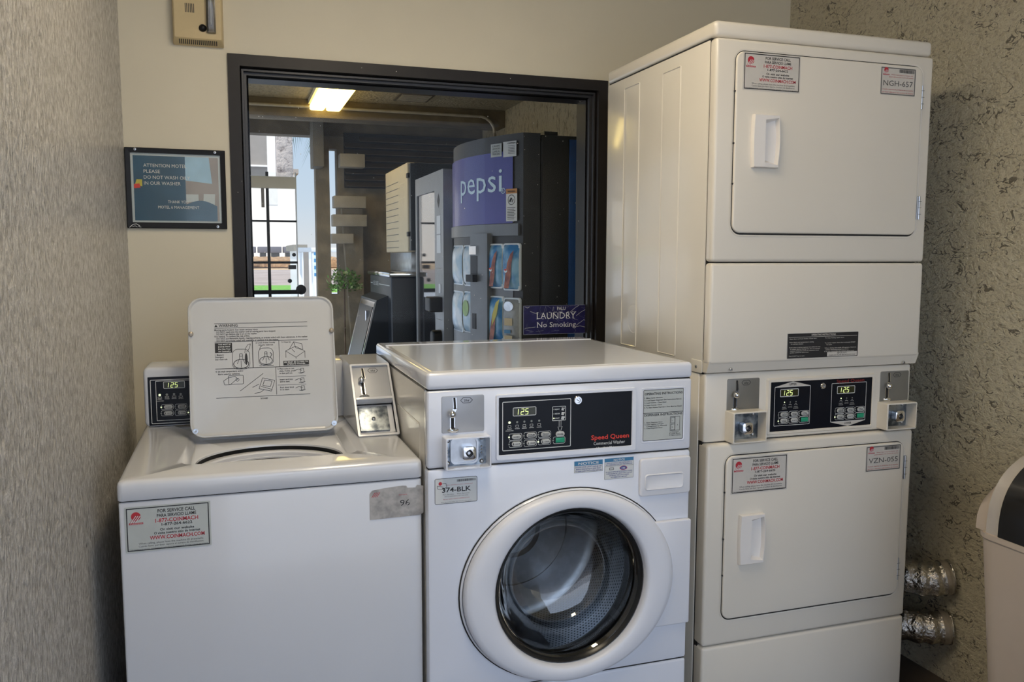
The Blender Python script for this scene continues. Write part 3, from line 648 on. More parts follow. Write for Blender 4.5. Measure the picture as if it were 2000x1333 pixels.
# door
dc = (-.4028, .5245); ra, rb_ = .2775, .2385; ri = .196
b = MB(fF); N_ = 72
def er(k1, k2, c): return (ell(dc[0], dc[1], k1, k2, N_), c)
b.loft([er(ra, rb_, 0), er(ra, rb_, .004), er(ra-.004, rb_-.003, .007)], 'enamel_cool', cap1=False)
b.band(ell(dc[0], dc[1], ra+.003, rb_+.003, N_), ell(dc[0], dc[1], ra-.001, rb_-.001, N_), .0007, 'dark_gap')
b.loft([er(ra-.006, rb_-.004, .006), er(ra-.006, rb_-.004, .020), er(ra-.012, rb_-.007, .027), er(ra-.024, rb_-.013, .0305), er(ra-.05, rb_-.022, .032), er(ri+.010, ri+.006, .031), er(ri+.004, ri+.002, .028), er(ri, ri-.001, .020), er(ri-.003, ri-.004, -.002)], 'white_plastic', cap1=False)
door = b.build('door', F_, ang=50)
b = MB(fF); b.loft([er(ri-.002, ri-.003, .012), er(ri-.005, ri-.006, .014), er(ri-.012, ri-.013, .008), er(ri-.016, ri-.017, -.010)], 'gasket', cap1=False); b.build('door_gasket', door, ang=50)
b = MB(fF)
prof = [(ri-.013, .006), (ri-.016, .004), (ri-.022, -.010), (ri-.030, -.035), (ri-.040, -.065), (ri-.055, -.095), (ri-.075, -.112), (ri-.11, -.122), (ri-.15, -.126), (.0005, -.127)]
b.lathe(dc[0], dc[1]+.0, prof, 'door_glass', 72); b.build('glass_bowl', door, ang=60, recalc=False)
b = MB(fF)
b.lathe(dc[0]-.012, dc[1]-.0, [(.255, -.055), (.200, -.055), (.196, -.062), (.200, -.085), (.26, -.09)], 'gasket', 60); b.build('boot_seal', F_, ang=50)
b = MB(fF)
b.lathe(-.403, .522, [(.215, -.092), (.262, -.105), (.262, -.42)], 'drum_steel', 64); b.lathe(-.403, .522, [(.262, -.42), (.24, -.435), (.17, -.437), (.16, -.425), (.08, -.425), (.07, -.437), (.0005, -.44)], 'steel', 64)
for k in range(3):
    t = 2*PI*k/3+.5; ax = V((math.cos(t), 0, math.sin(t))); n_ = V((-math.sin(t), 0, math.cos(t))); cc = V((-.403, 0, .522))
    v_ = [cc+ax*.262+n_*.03, cc+ax*.262-n_*.03, cc+ax*.205]
    b.raw([p+V((0, .06, 0)) for p in v_]+[p+V((0, .36, 0)) for p in v_], [(0, 1, 4, 3), (1, 2, 5, 4), (2, 0, 3, 5), (0, 1, 2), (3, 4, 5)], 'steel')
b.build('drum', F_, ang=40)
# hinge cover on the right of the door
b = MB(fF); q = fF.rect((1262, 1018), (1346, 1014), (1343, 1211), (1262, 1226))
b.slab(q[0], q[1], Fx1-.0015, q[3], .004, 0, .012, 'white_plastic', .003); b.build('hinge_cover', F_)
# detergent drawer
fD = FY(Fyf-.006); q = fF.rect((1248, 897), (1345, 889), (1343, 963), (1248, 968)); b = MB(fF)
b.slab(q[0], q[1], Fx1-.004, q[3], .008, 0, .008, 'dispenser_white', .0035); w = q[2]-q[0]; h = q[3]-q[1]
dr = b.build('detergent_drawer', F_)
b = MB(fF); hq = fF.rect((1260, 929), (1334, 923), (1333, 952), (1261, 957), .008)
b.loft([(rr(hq[0]-.002, hq[1]-.002, hq[2]+.002, hq[3]+.002, .008), .0082), (rr(*hq, .007), .0105), (rr(hq[0]+.002, hq[1]+.002, hq[2]-.002, hq[3]-.002, .006), .0095), (rr(hq[0]+.006, hq[1]+.005, hq[2]-.004, hq[3]-.003, .005), .0083)], 'dispenser_white'); b.build('drawer_handle', dr)
# control fascia
O = fF.rect((968, 771), (1242, 757), (1240, 882), (968, 897)); I = fF.rect((974, 779), (1234, 763), (1233, 872), (975, 888), .003)
b = MB(fF); b.loft([(rr(O[0], O[1], O[2], O[3], .006), -.001), (rr(O[0]+.001, O[1]+.001, O[2]-.001, O[3]-.001, .005), .005), (rr(I[0]-.001, I[1]-.001, I[2]+.001, I[3]+.001, .002), .005), (rr(*I, .002), .0028)], 'enamel_cool', cap1=False); b.build('bezel', cF)
fq = FY(Fyf-.003); b = MB(fq); b.poly(rr(*I, .002), 0, 'panel_black'); c = .0005
q = fq.rect((980, 786), (1116, 778), (1114, 872), (982, 882)); b.outline(*q, .003, .0016, c, 'ink_white')
for k, (u, v, t1, t2) in enumerate(((995, 826, 'INSERT', 'COINS/CARD'), (1010, 825, 'WASH', ''), (1024, 824, 'RINSE', ''), (1038, 823, 'SPIN', ''), (1053, 822, 'DOOR', ''))):
    x, y = fq.px(u, v); b.disc(x, y, .0026 if k else .003, c, 'led_off' if k else 'led_on', 12)
    b.outline(x-.004, y-.0125, x+.004, y-.0065, .001, .0009, c, 'button_white')
    b.text(t1, x, y-.0165, .0022, 'ink_white', c, w=.0115 if k else .012, bold=True)
    if t2: b.text(t2, x, y-.0205, .0022, 'ink_white', c, w=.020, bold=True)
q = fq.rect((1078, 795), (1105, 793), (1105, 821), (1079, 823)); b.outline(*q, .002, .0012, c, 'ink_white'); w = q[2]-q[0]; h = q[3]-q[1]
for k, t in enumerate(('HEAVY', 'MEDIUM', 'LIGHT')):
    y = q[3]-h*(.2+.31*k); b.disc(q[0]+w*.12, y, w*.05, c, 'led_on' if k == 2 else 'led_off', 10); b.text(t, q[0]+w*.20, y-w*.045, w*.09, 'ink_white', c, 'L', w=w*.34, bold=True)
    for dx, dy in ((.74, .05), (.86, .04), (.80, -.07), (.72, -.05)): b.disc(q[0]+w*dx, y+w*dy, w*(.05+.01*k), c, 'ink_white', 10)
x = q[0]+w*.58; b.line([(x-w*.07, q[1]), (x-w*.07, q[1]-h*.45)], .0009, c, 'ink_white'); b.line([(x+w*.07, q[1]), (x+w*.07, q[1]-h*.45)], .0009, c, 'ink_white')
b.line([(x-w*.16, q[1]-h*.42), (x, q[1]-h*.88), (x+w*.16, q[1]-h*.42)], .0009, c, 'ink_white')
q = fq.rect((1156, 848), (1227, 844), (1227, 856), (1156, 860)); x = (q[0]+q[2])/2
b.text('Speed Queen', x, q[1]+.001, .0115, 'ink_red_bright', c, w=q[2]-q[0]+.004, bold=True)
b.text('Commercial Washer', x-.002, q[1]-.0125, .0085, 'ink_white', c, w=(q[2]-q[0])*.86); b.text('Ultra High Efficiency', x-.006, q[1]-.0225, .005, 'ink_white', c, w=(q[2]-q[0])*.62, bold=True)
b.text('800652', q[2]+.002, q[1]-.0225, .0025, 'ink_white', c, w=.009)
b.build('fascia', cF, recalc=False)
display(fq, *fq.rect((1001, 797), (1047, 794), (1047, 811), (1002, 814)), cF)
B6 = [(994, 855, 'NORMAL', 0, True), (1023, 852, 'PERM\nPRESS', 0, False), (1051, 850, 'DELICATE\n& WOOL', 0, False), (994, 869, 'HOT', 1, False), (1023, 867, 'WARM', 1, False), (1051, 864, 'COLD', 1, True)]
for u, v, t, ic, lit in B6:
    x, y = fq.px(u, v); button(fq, x, y-.0075, x+.032, y+.0085, cF, t, lit=lit, icon=ic)
x, y = fq.px(1080, 860); button(fq, x, y-.0095, x+.031, y+.0075, cF, '', green=True)
x, y = fq.px(1094, 848); button(fq, x-.0115, y-.0095, x+.0125, y+.0095, cF, 'SOIL LEVEL', frame=False)
a_, b_ = fq.px(1128, 782); b = MB(fq); b.lathe(a_, b_, [(.0105, 0), (.0105, .003), (.009, .005), (.006, .005), (.0055, .002), (.0003, .002)], 'chrome', 20); b.line([(a_-.003, b_+.002), (a_+.003, b_-.002)], .0014, .0024, 'ink'); b.build('lock', cF)
coin_slide(fF, fF.rect((862, 776), (945, 770), (946, 842), (863, 848)), cF, 'grey_plate')
fV = FY(Fyf-.034); r = fV.rect((870, 858), (960, 851), (960, 914), (872, 922)); coin_box(fF, r, .034, cF, 'enamel_cool', (.55, .45), 'vault')
# instruction plate at the right
fi = FY(Fyf+.001)
q = fi.rect((1255, 764), (1334, 757), (1334, 856), (1256, 863)); a0, b0, a1, b1 = q; w = a1-a0; h = b1-b0; b = MB(fi); c = .0016
b.loft([(rr(a0-.005, b0-.005, a1+.005, b1+.005, .004), 0), (rr(a0-.004, b0-.004, a1+.004, b1+.004, .004), .0014), (rr(a0, b0, a1, b1, .003), .001)], 'enamel_cool', cap1=False)
b.poly(rr(a0, b0, a1, b1, .003), .0012, 'label_grey'); b.outline(a0, b0, a1, b1, .003, .0012, c, 'ink'); b.line([(a0, b0+h*.545), (a1, b0+h*.545)], .0012, c, 'ink')
b.text('OPERATING INSTRUCTIONS', a0+w*.5, b0+h*.90, h*.045, 'ink', c, w=w*.94, bold=True); b.text('DISPENSER INSTRUCTIONS', a0+w*.5, b0+h*.485, h*.045, 'ink', c, w=w*.94, bold=True)
small_lines(b, [('1. Make Cycle Selection.', 0, .46), ('2. Load Supply Dispenser (See Instructions Below).', 0, .94), ('3. Load Clothes - Close Door.', 0, .56), ('4. Insert Coin(s) / Card.', 0, .44), ('5. To Start Washer Push Start. Door Must be Closed.', 0, .95)], a0+w*.03, b0+h*.83, h*.047, h*.024, c, 'ink', w*.98)
small_lines(b, [('1. Open Dispenser Door.', 0, .46), ('2. Load Supplies in Proper', 0, .48), ('Compartment (as followed).', .05, .52), ('3. Close Dispenser Door.', 0, .46)], a0+w*.04, b0+h*.35, h*.037, h*.022, c, 'ink', w*.98)
X0, Y0, X1, Y1 = a0+w*.67, b0+h*.17, a0+w*.92, b0+h*.45
for z_ in ((X0, Y0, X1, Y1), (X0+.002, (Y0+Y1)/2+.001, (X0+X1)/2, Y1-.002), (X0+.002, Y0+.002, (X0+X1)/2, (Y0+Y1)/2-.001)): b.outline(*z_, .0005, .0009, c, 'ink')
b.line([((X0+X1)/2, Y0), ((X0+X1)/2, Y1)], .0012, c, 'ink'); b.text('C', X0+w*.06, Y0+h*.19, h*.025, 'ink', c); b.text('B', X0+w*.06, Y0+h*.06, h*.025, 'ink', c); b.text('A', X0+w*.19, Y0+h*.10, h*.025, 'ink', c)
small_lines(b, [('A. Detergent', 0, .24), ('B. Liquid Bleach', 0, .28), ('C. Fabric Softener', 0, .30)], a0+w*.66, b0+h*.135, h*.033, h*.020, c, 'ink', w*.98)
tag(b.build('instruction_plate', F_, recalc=False), 'grey plate with operating and dispenser instructions')
# stickers on the front
fS = FY(Fyf+.0008)
q = fS.rect((848, 936), (932, 930), (932, 980), (850, 986)); a0, b0, a1, b1 = q; w = a1-a0; h = b1-b0; b = MB(fS); c = .0006
b.slab(a0, b0, a1, b1, .004, 0, .0004, 'label_white', 0); b.outline(a0, b0, a1, b1, .004, .0011, c, 'ink'); b.disc(a0+w*.13, b0+h*.80, h*.07, c, 'ink_red', 16)
b.line([(a0+w*.20, b0+h*.66), (a0+w*.06, b0+h*.72), (a0+w*.07, b0+h*.60), (a0+w*.20, b0+h*.58), (a0+w*.28, b0+h*.66), (a0+w*.26, b0+h*.80), (a0+w*.18, b0+h*.80)], w*.012, c, 'ink_soft')
barcode(b, a0+w*.52, b0+h*.83, a0+w*.96, b0+h*.92, c); b.text('When reporting a problem, call Coinmach', a0+w*.58, b0+h*.71, h*.035, 'ink_red', c, w=w*.62)
b.text('374-BLK', a0+w*.51, b0+h*.45, h*.185, 'ink', c, w=w*.68, bold=True); b.text('For Service     Para Servicio', a0+w*.5, b0+h*.34, h*.05, 'ink_soft', c, w=w*.62); b.text('1-877-COINMACH (1-877-264-6622)', a0+w*.5, b0+h*.265, h*.04, 'ink_soft', c, w=w*.56)
b.text('Visit our website WWW.COINMACH.COM', a0+w*.5, b0+h*.16, h*.04, 'ink_red', c, w=w*.62); b.text('Please reference this number when calling about this machine.', a0+w*.5, b0+h*.055, h*.03, 'ink_soft', c, w=w*.72)
tag(b.build('id_sticker', F_, recalc=False), 'white sticker reading 374-BLK')
def notice(q, rows, big):
    a0, b0, a1, b1 = q; w = a1-a0; h = b1-b0; b = MB(fS); b.slab(a0, b0, a1, b1, .0005, 0, .0004, 'label_white', 0); b.outline(a0, b0, a1, b1, .0005, .0006, .0006, 'ink_soft')
    hh = h*(.40 if not big else .17); b.poly([(a0, b1-hh), (a1, b1-hh), (a1, b1), (a0, b1)], .0008, 'ink_blue'); b.text('NOTICE', (a0+a1)/2, b1-hh*.80, hh*.55, 'ink_white', .001, w=w*(.72 if not big else .38), bold=True)
    for y, t, k, hh2 in rows: b.text(t, (a0+a1)/2, b0+h*y, h*hh2, 'ink_navy', .0008, w=w*k, bold=True)
    if big:
        b.outline(a0+w*.16, b0+h*.44, a0+w*.32, b0+h*.55, .001, .0012, .0008, 'ink_soft'); b.band(ell(a0+w*.65, b0+h*.50, w*.13, h*.10), ell(a0+w*.65, b0+h*.50, w*.115, h*.085), .0009, 'ink_red'); b.poly(ell(a0+w*.65, b0+h*.50, w*.115, h*.085), .0008, 'ink_navy'); b.text('HE', a0+w*.65, b0+h*.46, h*.07, 'ink_white', .0011, w=w*.12, bold=True)
        b.line([(a0, b0+h*.62), (a1, b0+h*.62)], .0006, .0008, 'ink_soft')
    tag(b.build('notice_sticker', F_, recalc=False), 'large blue and white NOTICE sticker' if big else 'small blue and white NOTICE sticker')
notice(fS.rect((1121, 902), (1177, 898), (1177, 920), (1122, 925)), [(.42, 'DOOR LOCK LIGHT must go out', .92, .12), (.25, 'before attempting to open door.', .88, .12), (.08, 'To open, push door in then pull out.', .94, .12)], False)
notice(fS.rect((1180, 897), (1237, 892), (1237, 932), (1181, 938)), [(.74, 'HIGH EFFICIENCY (HE) DETERGENT IS', .86, .05), (.66, 'RECOMMENDED FOR BEST PERFORMANCE', .90, .05), (.32, 'IF USING NON HE DETERGENT, AVOID', .90, .05), (.235, 'OVERSUDSING BY USING ONLY 1/3 THE', .88, .05), (.15, 'DETERGENT MANUFACTURER\'S', .68, .05), (.06, 'RECOMMENDED AMOUNT', .56, .05)], True)

# ------------------------------------------------------------------ top loading washer
Tx0, Tx1, Tyf, Tyb, Tz = -1.4023, -.7575, -.0225, .68, .8538
T_ = thing('top_load_washer', ((Tx0+Tx1)/2, .33, 0), 'white top loading washer with its lid standing open, at the left wall', 'washing machine')
b = MB(); b.shell(Tx0+.002, Tx1-.002, Tyf+.012, Tyb, 0, .806, 'enamel_grey'); b.box((Tx0+.002, Tyf+.0025, .005), (Tx1-.002, Tyf+.016, .808), 'enamel_grey', .005, 3); b.box((Tx0+.004, Tyf+.006, .800), (Tx1-.004, Tyf+.02, .812), 'dark_gap'); b.build('cabinet', T_)
WX0, WX1, WY0, WY1 = -1.283, -.888, .085, .43; wf = Tz-.016
top = Fr((0, 0, 0), (1, 0, 0), (0, 1, 0)); N_ = 64
b = MB(top)
def dk(d, z_): return (rr(Tx0+d, Tyf+d, Tx1-d, Tyb-d, .012, 15), z_)
hole = rr(WX0, WY0, WX1, WY1, .03, 15)
ang_sorted = lambda L: L
b.loft([dk(.001, .8105), dk(0, .812), dk(0, Tz-.012), dk(.0015, Tz-.006), dk(.005, Tz-.002), dk(.011, Tz), (hole, Tz), (rr(WX0+.004, WY0+.003, WX1-.004, WY1-.003, .028, 15), Tz-.003), (rr(WX0+.018, WY0+.010, WX1-.018, WY1-.012, .028, 15), wf),
        (ell(-1.086, .165, .176, .160, 64, -90, 270), wf), (ell(-1.086, .165, .170, .154, 64, -90, 270), wf-.002), (ell(-1.086, .165, .169, .153, 64, -90, 270), wf-.006)], 'enamel_grey', cap1=False)
b.build('top_deck', T_, ang=40)
b = MB(top); E_ = lambda k, z_: (ell(-1.086, .165, k, k*.93, 64), z_)
b.loft([E_(.178, wf-.005), E_(.178, wf-.030)], 'gasket', cap1=False); tub = b.build('tub_seal', T_)
b = MB(top); b.loft([E_(.177, wf-.020), E_(.170, wf-.0165), E_(.158, wf-.0175), E_(.154, wf-.021), E_(.153, wf-.029), E_(.151, wf-.030), E_(.151, wf-.034)], 'white_plastic', cap1=False); b.build('balance_ring', T_)
b = MB(top); b.loft([E_(.152, wf-.034), E_(.148, wf-.040), E_(.148, wf-.046)], 'gasket', cap1=False); b.loft([E_(.149, wf-.044), E_(.144, wf-.043), E_(.143, wf-.05)], 'white_plastic', cap1=False)
b.loft([E_(.147, wf-.05), E_(.150, wf-.12), E_(.155, wf-.40)], 'steel', cap1=True); b.build('tub', T_)
b = MB(top); b.lathe(-1.086, .165, [(.075, wf-.38), (.05, wf-.30), (.038, wf-.15), (.036, wf-.10), (.028, wf-.09), (.0005, wf-.088)], 'white_plastic', 24); b.build('agitator', T_)
# the open lid, inner face towards the room
P0 = V((-1.2746, .357, .857)); upv = V((0, .095, .352)).normalized(); fL = Fr(P0, (1, 0, 0), upv)
LW = .3725; LH = .366; b = MB(fL)
def lr(d, r=.034, dz=0): return rr(0+d, d, LW-d, LH-d, r, 6)
b.loft([(lr(0), -.016), (lr(0), -.002), (lr(.0012), .0), (lr(.0035), .0), (lr(.005), -.002), (lr(.008, .03), -.004), (lr(.013, .03), -.0045)], 'enamel_lid'); 
b.poly(lr(.001), -.016, 'enamel_lid')
lid = b.build('lid', T_, ang=30)
for x, y in ((.007, .27), (LW-.007, .27)):
    k = MB(fL); k.lathe(x, y, [(.0065, -.002), (.0065, .002), (.004, .004), (.0003, .0045)], 'duct_tape', 16); k.build('bumper', lid)
for x, y in ((.012, .018), (LW-.012, .018)):
    k = MB(fL); k.lathe(x, y, [(.007, -.002), (.007, .001), (.0045, .0012), (.0003, .0005)], 'steel', 16); k.build('hinge_screw', lid)
fL2 = Fr(fL.O-fL.c*.0044, fL.a, fL.b)
q = fL2.rect((418, 637), (600, 625), (606, 772), (423, 782)); a0, b0, a1, b1 = q; w = a1-a0; h = b1-b0; b = MB(fL2); c = .0004; k_ = 'ink'
A = lambda x: a0+w*x; Bq = lambda y: b0+h*y; lw = .00115
b.line([(A(0), Bq(1)), (A(1), Bq(1))], lw, c, k_); b.line([(A(0), Bq(.94)), (A(1), Bq(.94))], lw, c, k_); b.line([(A(0), Bq(.755)), (A(1), Bq(.755))], lw, c, k_)
b.poly([(A(0), Bq(.955)), (A(.035), Bq(.955)), (A(.0175), Bq(.988))], c, k_); b.text('WARNING', A(.045), Bq(.955), h*.036, k_, c, 'L', w=w*.20, bold=True)
small_lines(b, [('Moving parts hazard. Can cause serious injury', 0, .46), ('DO NOT reach into the washer until all moving parts have stopped.', .02, .63), ('DO NOT let children play in or on the washer.', .02, .43), ('Fire hazard. To reduce the risk of fire:', 0, .37), ('DO NOT put flammable liquids, cleaning solvents, or articles soiled with these substances, in the washer.', .02, .98), ('DO NOT put articles soiled with vegetable or cooking oil in the washer.', .02, .66)], A(0), Bq(.905), h*.029, h*.0215, c, k_, w)
# pictogram rows
b.line([(A(.395), Bq(.755)), (A(.395), Bq(.40))], lw*1.6, c, k_); b.line([(A(.68), Bq(.755)), (A(.68), Bq(.40))], lw, c, k_); b.line([(A(0), Bq(.40)), (A(1), Bq(.40))], lw*1.4, c, k_)
b.poly([(A(0), Bq(.61)), (A(.18), Bq(.61)), (A(.18), Bq(.74)), (A(0), Bq(.74))], c, k_)
for k, t in enumerate(('THIS MUST BE', 'DONE FIRST.', 'Do Not Pour', 'on Laundry')): b.text(t, A(.035), Bq(.712-.03*k), h*.019, 'label_white', c+.0003, 'L', w=w*.13, bold=True)
small_lines(b, [('1. Measure', 0, .09), ('Detergent', 0, .09), ('into wash tub.', 0, .13)], A(0), Bq(.575), h*.030, h*.0205, c, k_, w)
def tubpic(cx, cy, s):
    b.outline(A(cx)-s*.62, Bq(cy)-s*.75, A(cx)+s*.62, Bq(cy)+s*.75, s*.4, lw, c, k_)
    b.band(ell(A(cx), Bq(cy)-s*.35, s*.55, s*.36, 20), ell(A(cx), Bq(cy)-s*.35, s*.50, s*.31, 20), c, k_)
    b.line([(A(cx)-s*.10, Bq(cy)+s*.35), (A(cx)-s*.10, Bq(cy)+s*.05), (A(cx)-s*.28, Bq(cy)-s*.35)], lw, c, k_); b.line([(A(cx)+s*.10, Bq(cy)+s*.35), (A(cx)+s*.10, Bq(cy)+s*.05), (A(cx)+s*.28, Bq(cy)-s*.35)], lw, c, k_)
    b.outline(A(cx)-s*.11, Bq(cy)+s*.2, A(cx)+s*.11, Bq(cy)+s*.42, s*.05, lw, c, k_); b.line([(A(cx), Bq(cy)-s*.1), (A(cx), Bq(cy)-s*.62)], lw, c, k_)
tubpic(.27, .52, .036); b.poly(ell(A(.325), Bq(.52), .0035, .016, 14), c, k_)
b.line([(A(.31), Bq(.60)), (A(.32), Bq(.66)), (A(.345), Bq(.71)), (A(.375), Bq(.72)), (A(.36), Bq(.66)), (A(.33), Bq(.61))], lw, c, k_)
tubpic(.535, .545, .031)
b.line([(A(.47), Bq(.64)), (A(.48), Bq(.68)), (A(.50), Bq(.69))], lw, c, k_); b.line([(A(.58), Bq(.60)), (A(.60), Bq(.57)), (A(.58), Bq(.53))], lw*1.4, c, k_)
small_lines(b, [('2. Load clothes loosely', 0, .21), ('into the wash tub.', .03, .16)], A(.43), Bq(.722), h*.030, h*.0205, c, k_, w); b.text('Do not overload.', A(.54), Bq(.415), h*.017, k_, c, w=w*.15, bold=True)
b.text('3. Close lid.', A(.71), Bq(.722), h*.018, k_, c, 'L', w=w*.10, bold=True)
for L in ([(.75, .61), (.86, .67), (.96, .60), (.86, .52), (.75, .61)], [(.79, .63), (.84, .73), (.93, .70), (.94, .62)], [(.84, .73), (.86, .65), (.93, .62)], [(.75, .61), (.75, .52)], [(.96, .60), (.96, .51)], [(.82, .63), (.85, .59)], [(.86, .52), (.86, .50)]): b.line([(A(x), Bq(y)) for x, y in L], lw, c, k_)
b.poly([(A(.72), Bq(.415)), (A(1.0), Bq(.415)), (A(1.0), Bq(.475)), (A(.72), Bq(.475))], c, k_); b.text('LID MUST BE CLOSED TO', A(.86), Bq(.449), h*.019, 'label_white', c+.0003, w=w*.26, bold=True); b.text('OPERATE WASHER', A(.86), Bq(.423), h*.019, 'label_white', c+.0003, w=w*.20, bold=True)
b.line([(A(.635), Bq(.40)), (A(.635), Bq(.03))], lw, c, k_); b.line([(A(0), Bq(.02)), (A(1.0), Bq(.02))], lw, c, k_); b.line([(A(.65), Bq(.265)), (A(.96), Bq(.265))], lw*.7, c, k_); b.line([(A(.65), Bq(.155)), (A(.96), Bq(.155))], lw*.7, c, k_)
small_lines(b, [('4. Set wash temperature and/or', 0, .29), ('fabric selector switches.', .025, .23)], A(0), Bq(.355), h*.035, h*.021, c, k_, w)
small_lines(b, [('5. Place coins in coin', 0, .18), ('slide, if slide, push', .02, .17), ('in then pull out.', .02, .14)], A(.655), Bq(.362), h*.030, h*.0205, c, k_, w)
small_lines(b, [('Insert card into', 0, .14), ('slot to start.', 0, .11)], A(.675), Bq(.218), h*.028, h*.0205, c, k_, w); small_lines(b, [('Push timer knob', 0, .15), ('in to start.', 0, .10)], A(.675), Bq(.112), h*.028, h*.0205, c, k_, w)
b.outline(A(.13), Bq(.19), A(.29), Bq(.31), .003, lw, c, k_); b.line([(A(.08), Bq(.24)), (A(.13), Bq(.28)), (A(.20), Bq(.295)), (A(.23), Bq(.26)), (A(.20), Bq(.24)), (A(.15), Bq(.19)), (A(.09), Bq(.19)), (A(.08), Bq(.24))], lw, c, k_); b.band(ell(A(.225), Bq(.25), .0045), ell(A(.225), Bq(.25), .0035), c, k_)
b.line([(A(.25), Bq(.10)), (A(.50), Bq(.32))], lw, c, k_)
for L in ([(.49, .26), (.62, .22), (.58, .08), (.45, .12), (.49, .26)], [(.51, .23), (.59, .21), (.57, .14), (.49, .16), (.51, .23)], [(.47, .15), (.59, .10)], [(.38, .14), (.45, .18)], [(.40, .06), (.46, .07), (.50, .10)]): b.line([(A(x), Bq(y)) for x, y in L], lw, c, k_)
for yy in (.34, .21, .105):
    b.line([(A(.84), Bq(yy)), (A(.88), Bq(yy+.02)), (A(.92), Bq(yy))], lw, c, k_); b.line([(A(.88), Bq(yy-.03)), (A(.91), Bq(yy-.04)), (A(.95), Bq(yy-.02))], lw, c, k_); b.outline(A(.90), Bq(yy-.03), A(.94), Bq(yy+.03), .001, lw, c, k_)
b.text('201480', A(.5), Bq(-.02), h*.02, k_, c, w=w*.08, bold=True)
tag(b.build('instruction_print', lid, recalc=False), 'black printed warnings and washing instructions')
# control hood
HY = .556; HZ0, HZ1 = .8545, 1.018
b = MB(FY(HY)); 
def hr(d): return rr(Tx0+.004+d, HZ0+d*.3, -.80-d, HZ1-d, .014, 5)
b.loft([(hr(0), -.13), (hr(0), -.008), (hr(.002), -.003), (hr(.006), 0)], 'enamel_grey', cap0=True); hood = b.build('control_hood', T_, ang=40)
fh = FY(HY-.0008); b = MB(fh); q = fh.rect((288, 739), (640, 722), (640, 815), (292, 830)); b.slab(*q, .001, 0, .0012, 'panel_black', 0); c = .0018
q2 = fh.rect((293, 744), (640, 727), (640, 812), (296, 826)); b.outline(*q2, .003, .0016, c, 'ink_white'); q3 = fh.rect((304, 747), (600, 730), (600, 808), (306, 821)); b.outline(*q3, .002, .0013, c, 'ink_white')
for k, (u, v, t1) in enumerate(((312, 772, 'INSERT'), (326, 771, 'WASH'), (340, 770, 'RINSE'), (353, 770, 'SPIN'))):
    x, y = fh.px(u, v); b.disc(x, y, .0032, c, 'led_off' if k else 'led_on', 12); b.text(t1, x, y-.013, .003, 'button_white', c, w=.012, bold=True); b.outline(x-.005, y-.009, x+.005, y-.0045, .001, .0009, c, 'button_white')
    if k == 0: b.text('COINS/CARD', x, y-.018, .003, 'button_white', c, w=.020, bold=True)
b.build('control_fascia', hood, recalc=False); fh2 = FY(HY-.002)
display(fh2, *fh2.rect((319, 746), (361, 744), (361, 758), (319, 760)), hood)
for u, v, t, ic, lit in ((315, 796, 'NORMAL', 0, True), (342, 795, 'PERM\nPRESS', 0, False), (315, 808, 'HOT', 1, False), (342, 807, 'WARM', 1, False), (370, 795, 'DELICATE', 0, False), (368, 806, 'COLD', 1, True)):
    x, y = fh2.px(u, v); button(fh2, x, y-.0075, x+.031, y+.0075, hood, t, lit=lit, icon=ic)
# coin meter case on the right of the hood
cx0, cx1 = -.8655, -.7575; PF = [(.62, HZ0), (.62, 1.027), (.405, 1.025), (.250, .857)]      # side profile y,z
b = MB(); t = .004
b.raw([(cx0, *PF[k]) for k in (0, 1, 2, 3)]+[(cx1, *PF[k]) for k in (0, 1, 2, 3)], [(0, 1, 2, 3), (7, 6, 5, 4), (1, 5, 6, 2), (0, 4, 5, 1), (0, 3, 7, 4)], 'enamel_grey')
cs = b.build('coin_meter_case', T_, recalc=False)
sl = V((0, PF[2][0]-PF[3][0], PF[2][1]-PF[3][1])); SH = sl.length; fm = Fr((cx0, PF[3][0], PF[3][1]), (1, 0, 0), sl); CW = cx1-cx0; mid = SH*.50
b = MB(fm); t = .005
b.loft([(rr(0, 0, CW, SH, .004), -.004), (rr(0, 0, CW, SH, .004), .0005), (rr(t, t, CW-t, SH-t, .003), .0005), (rr(t, t, CW-t, SH-t, .003), -.01)], 'enamel_grey', cap1=False); b.build('case_rim', cs)
b = MB(fm); b.slab(t, mid-.004, CW-t, mid+.004, .0005, -.02, .004, 'enamel_grey', .001); b.slab(t, t, CW-t, mid-.004, .002, -.03, -.026, 'enamel_grey', 0); b.build('case_shelf', cs)
coin_slide(Fr(fm.O-fm.c*.008, fm.a, fm.b), (t, mid+.004, CW-t, SH-t), cs, 'grey_plate')
b = MB(fm); b.slab(t+.006, t+.022, CW-t-.014, mid-.012, .002, -.026, -.020, 'galvanised', .001)
b.ball(fm.pt(CW*.45, mid*.55, -.019), .0055, 'chrome', 12); b.disc(CW*.45, mid*.55, .0022, -.0133, 'ink', 10)
for x in (.35, .62): b.disc(CW*x, t+.009, .0035, -.0255, 'ink', 12)
b.build('vault_plate', cs)
fT = FY(Tyf+.0018)
service_sticker(fT, fT.rect((242, 992), (410, 979), (414, 1066), (246, 1081)), T_, 'label_grey')
q = fT.rect((722, 954), (826, 946), (828, 1007), (722, 1016)); a0, b0, a1, b1 = q; w = a1-a0; h = b1-b0; b = MB(fT)
P = [(a0, b0), (a1-.01, b0+.001), (a1, b0+.006), (a1, b1-.004), (a1-w*.12, b1-.001), (a1-w*.15, b1-.007), (a1-w*.30, b1-.006), (a1-w*.32, b1-.001), (a0+w*.60, b1), (a0+w*.25, b1-.003), (a0+w*.05, b1-.006), (a0, b1-.014)]
b.poly(P, .0004, 'label_worn'); c = .0007; b.text('96', a0+w*.56, b0+h*.36, h*.20, 'ink', c, 'L', w=w*.18); b.text('Service', a0+w*.54, b0+h*.70, h*.04, 'ink_red', c, 'L', w=w*.15)
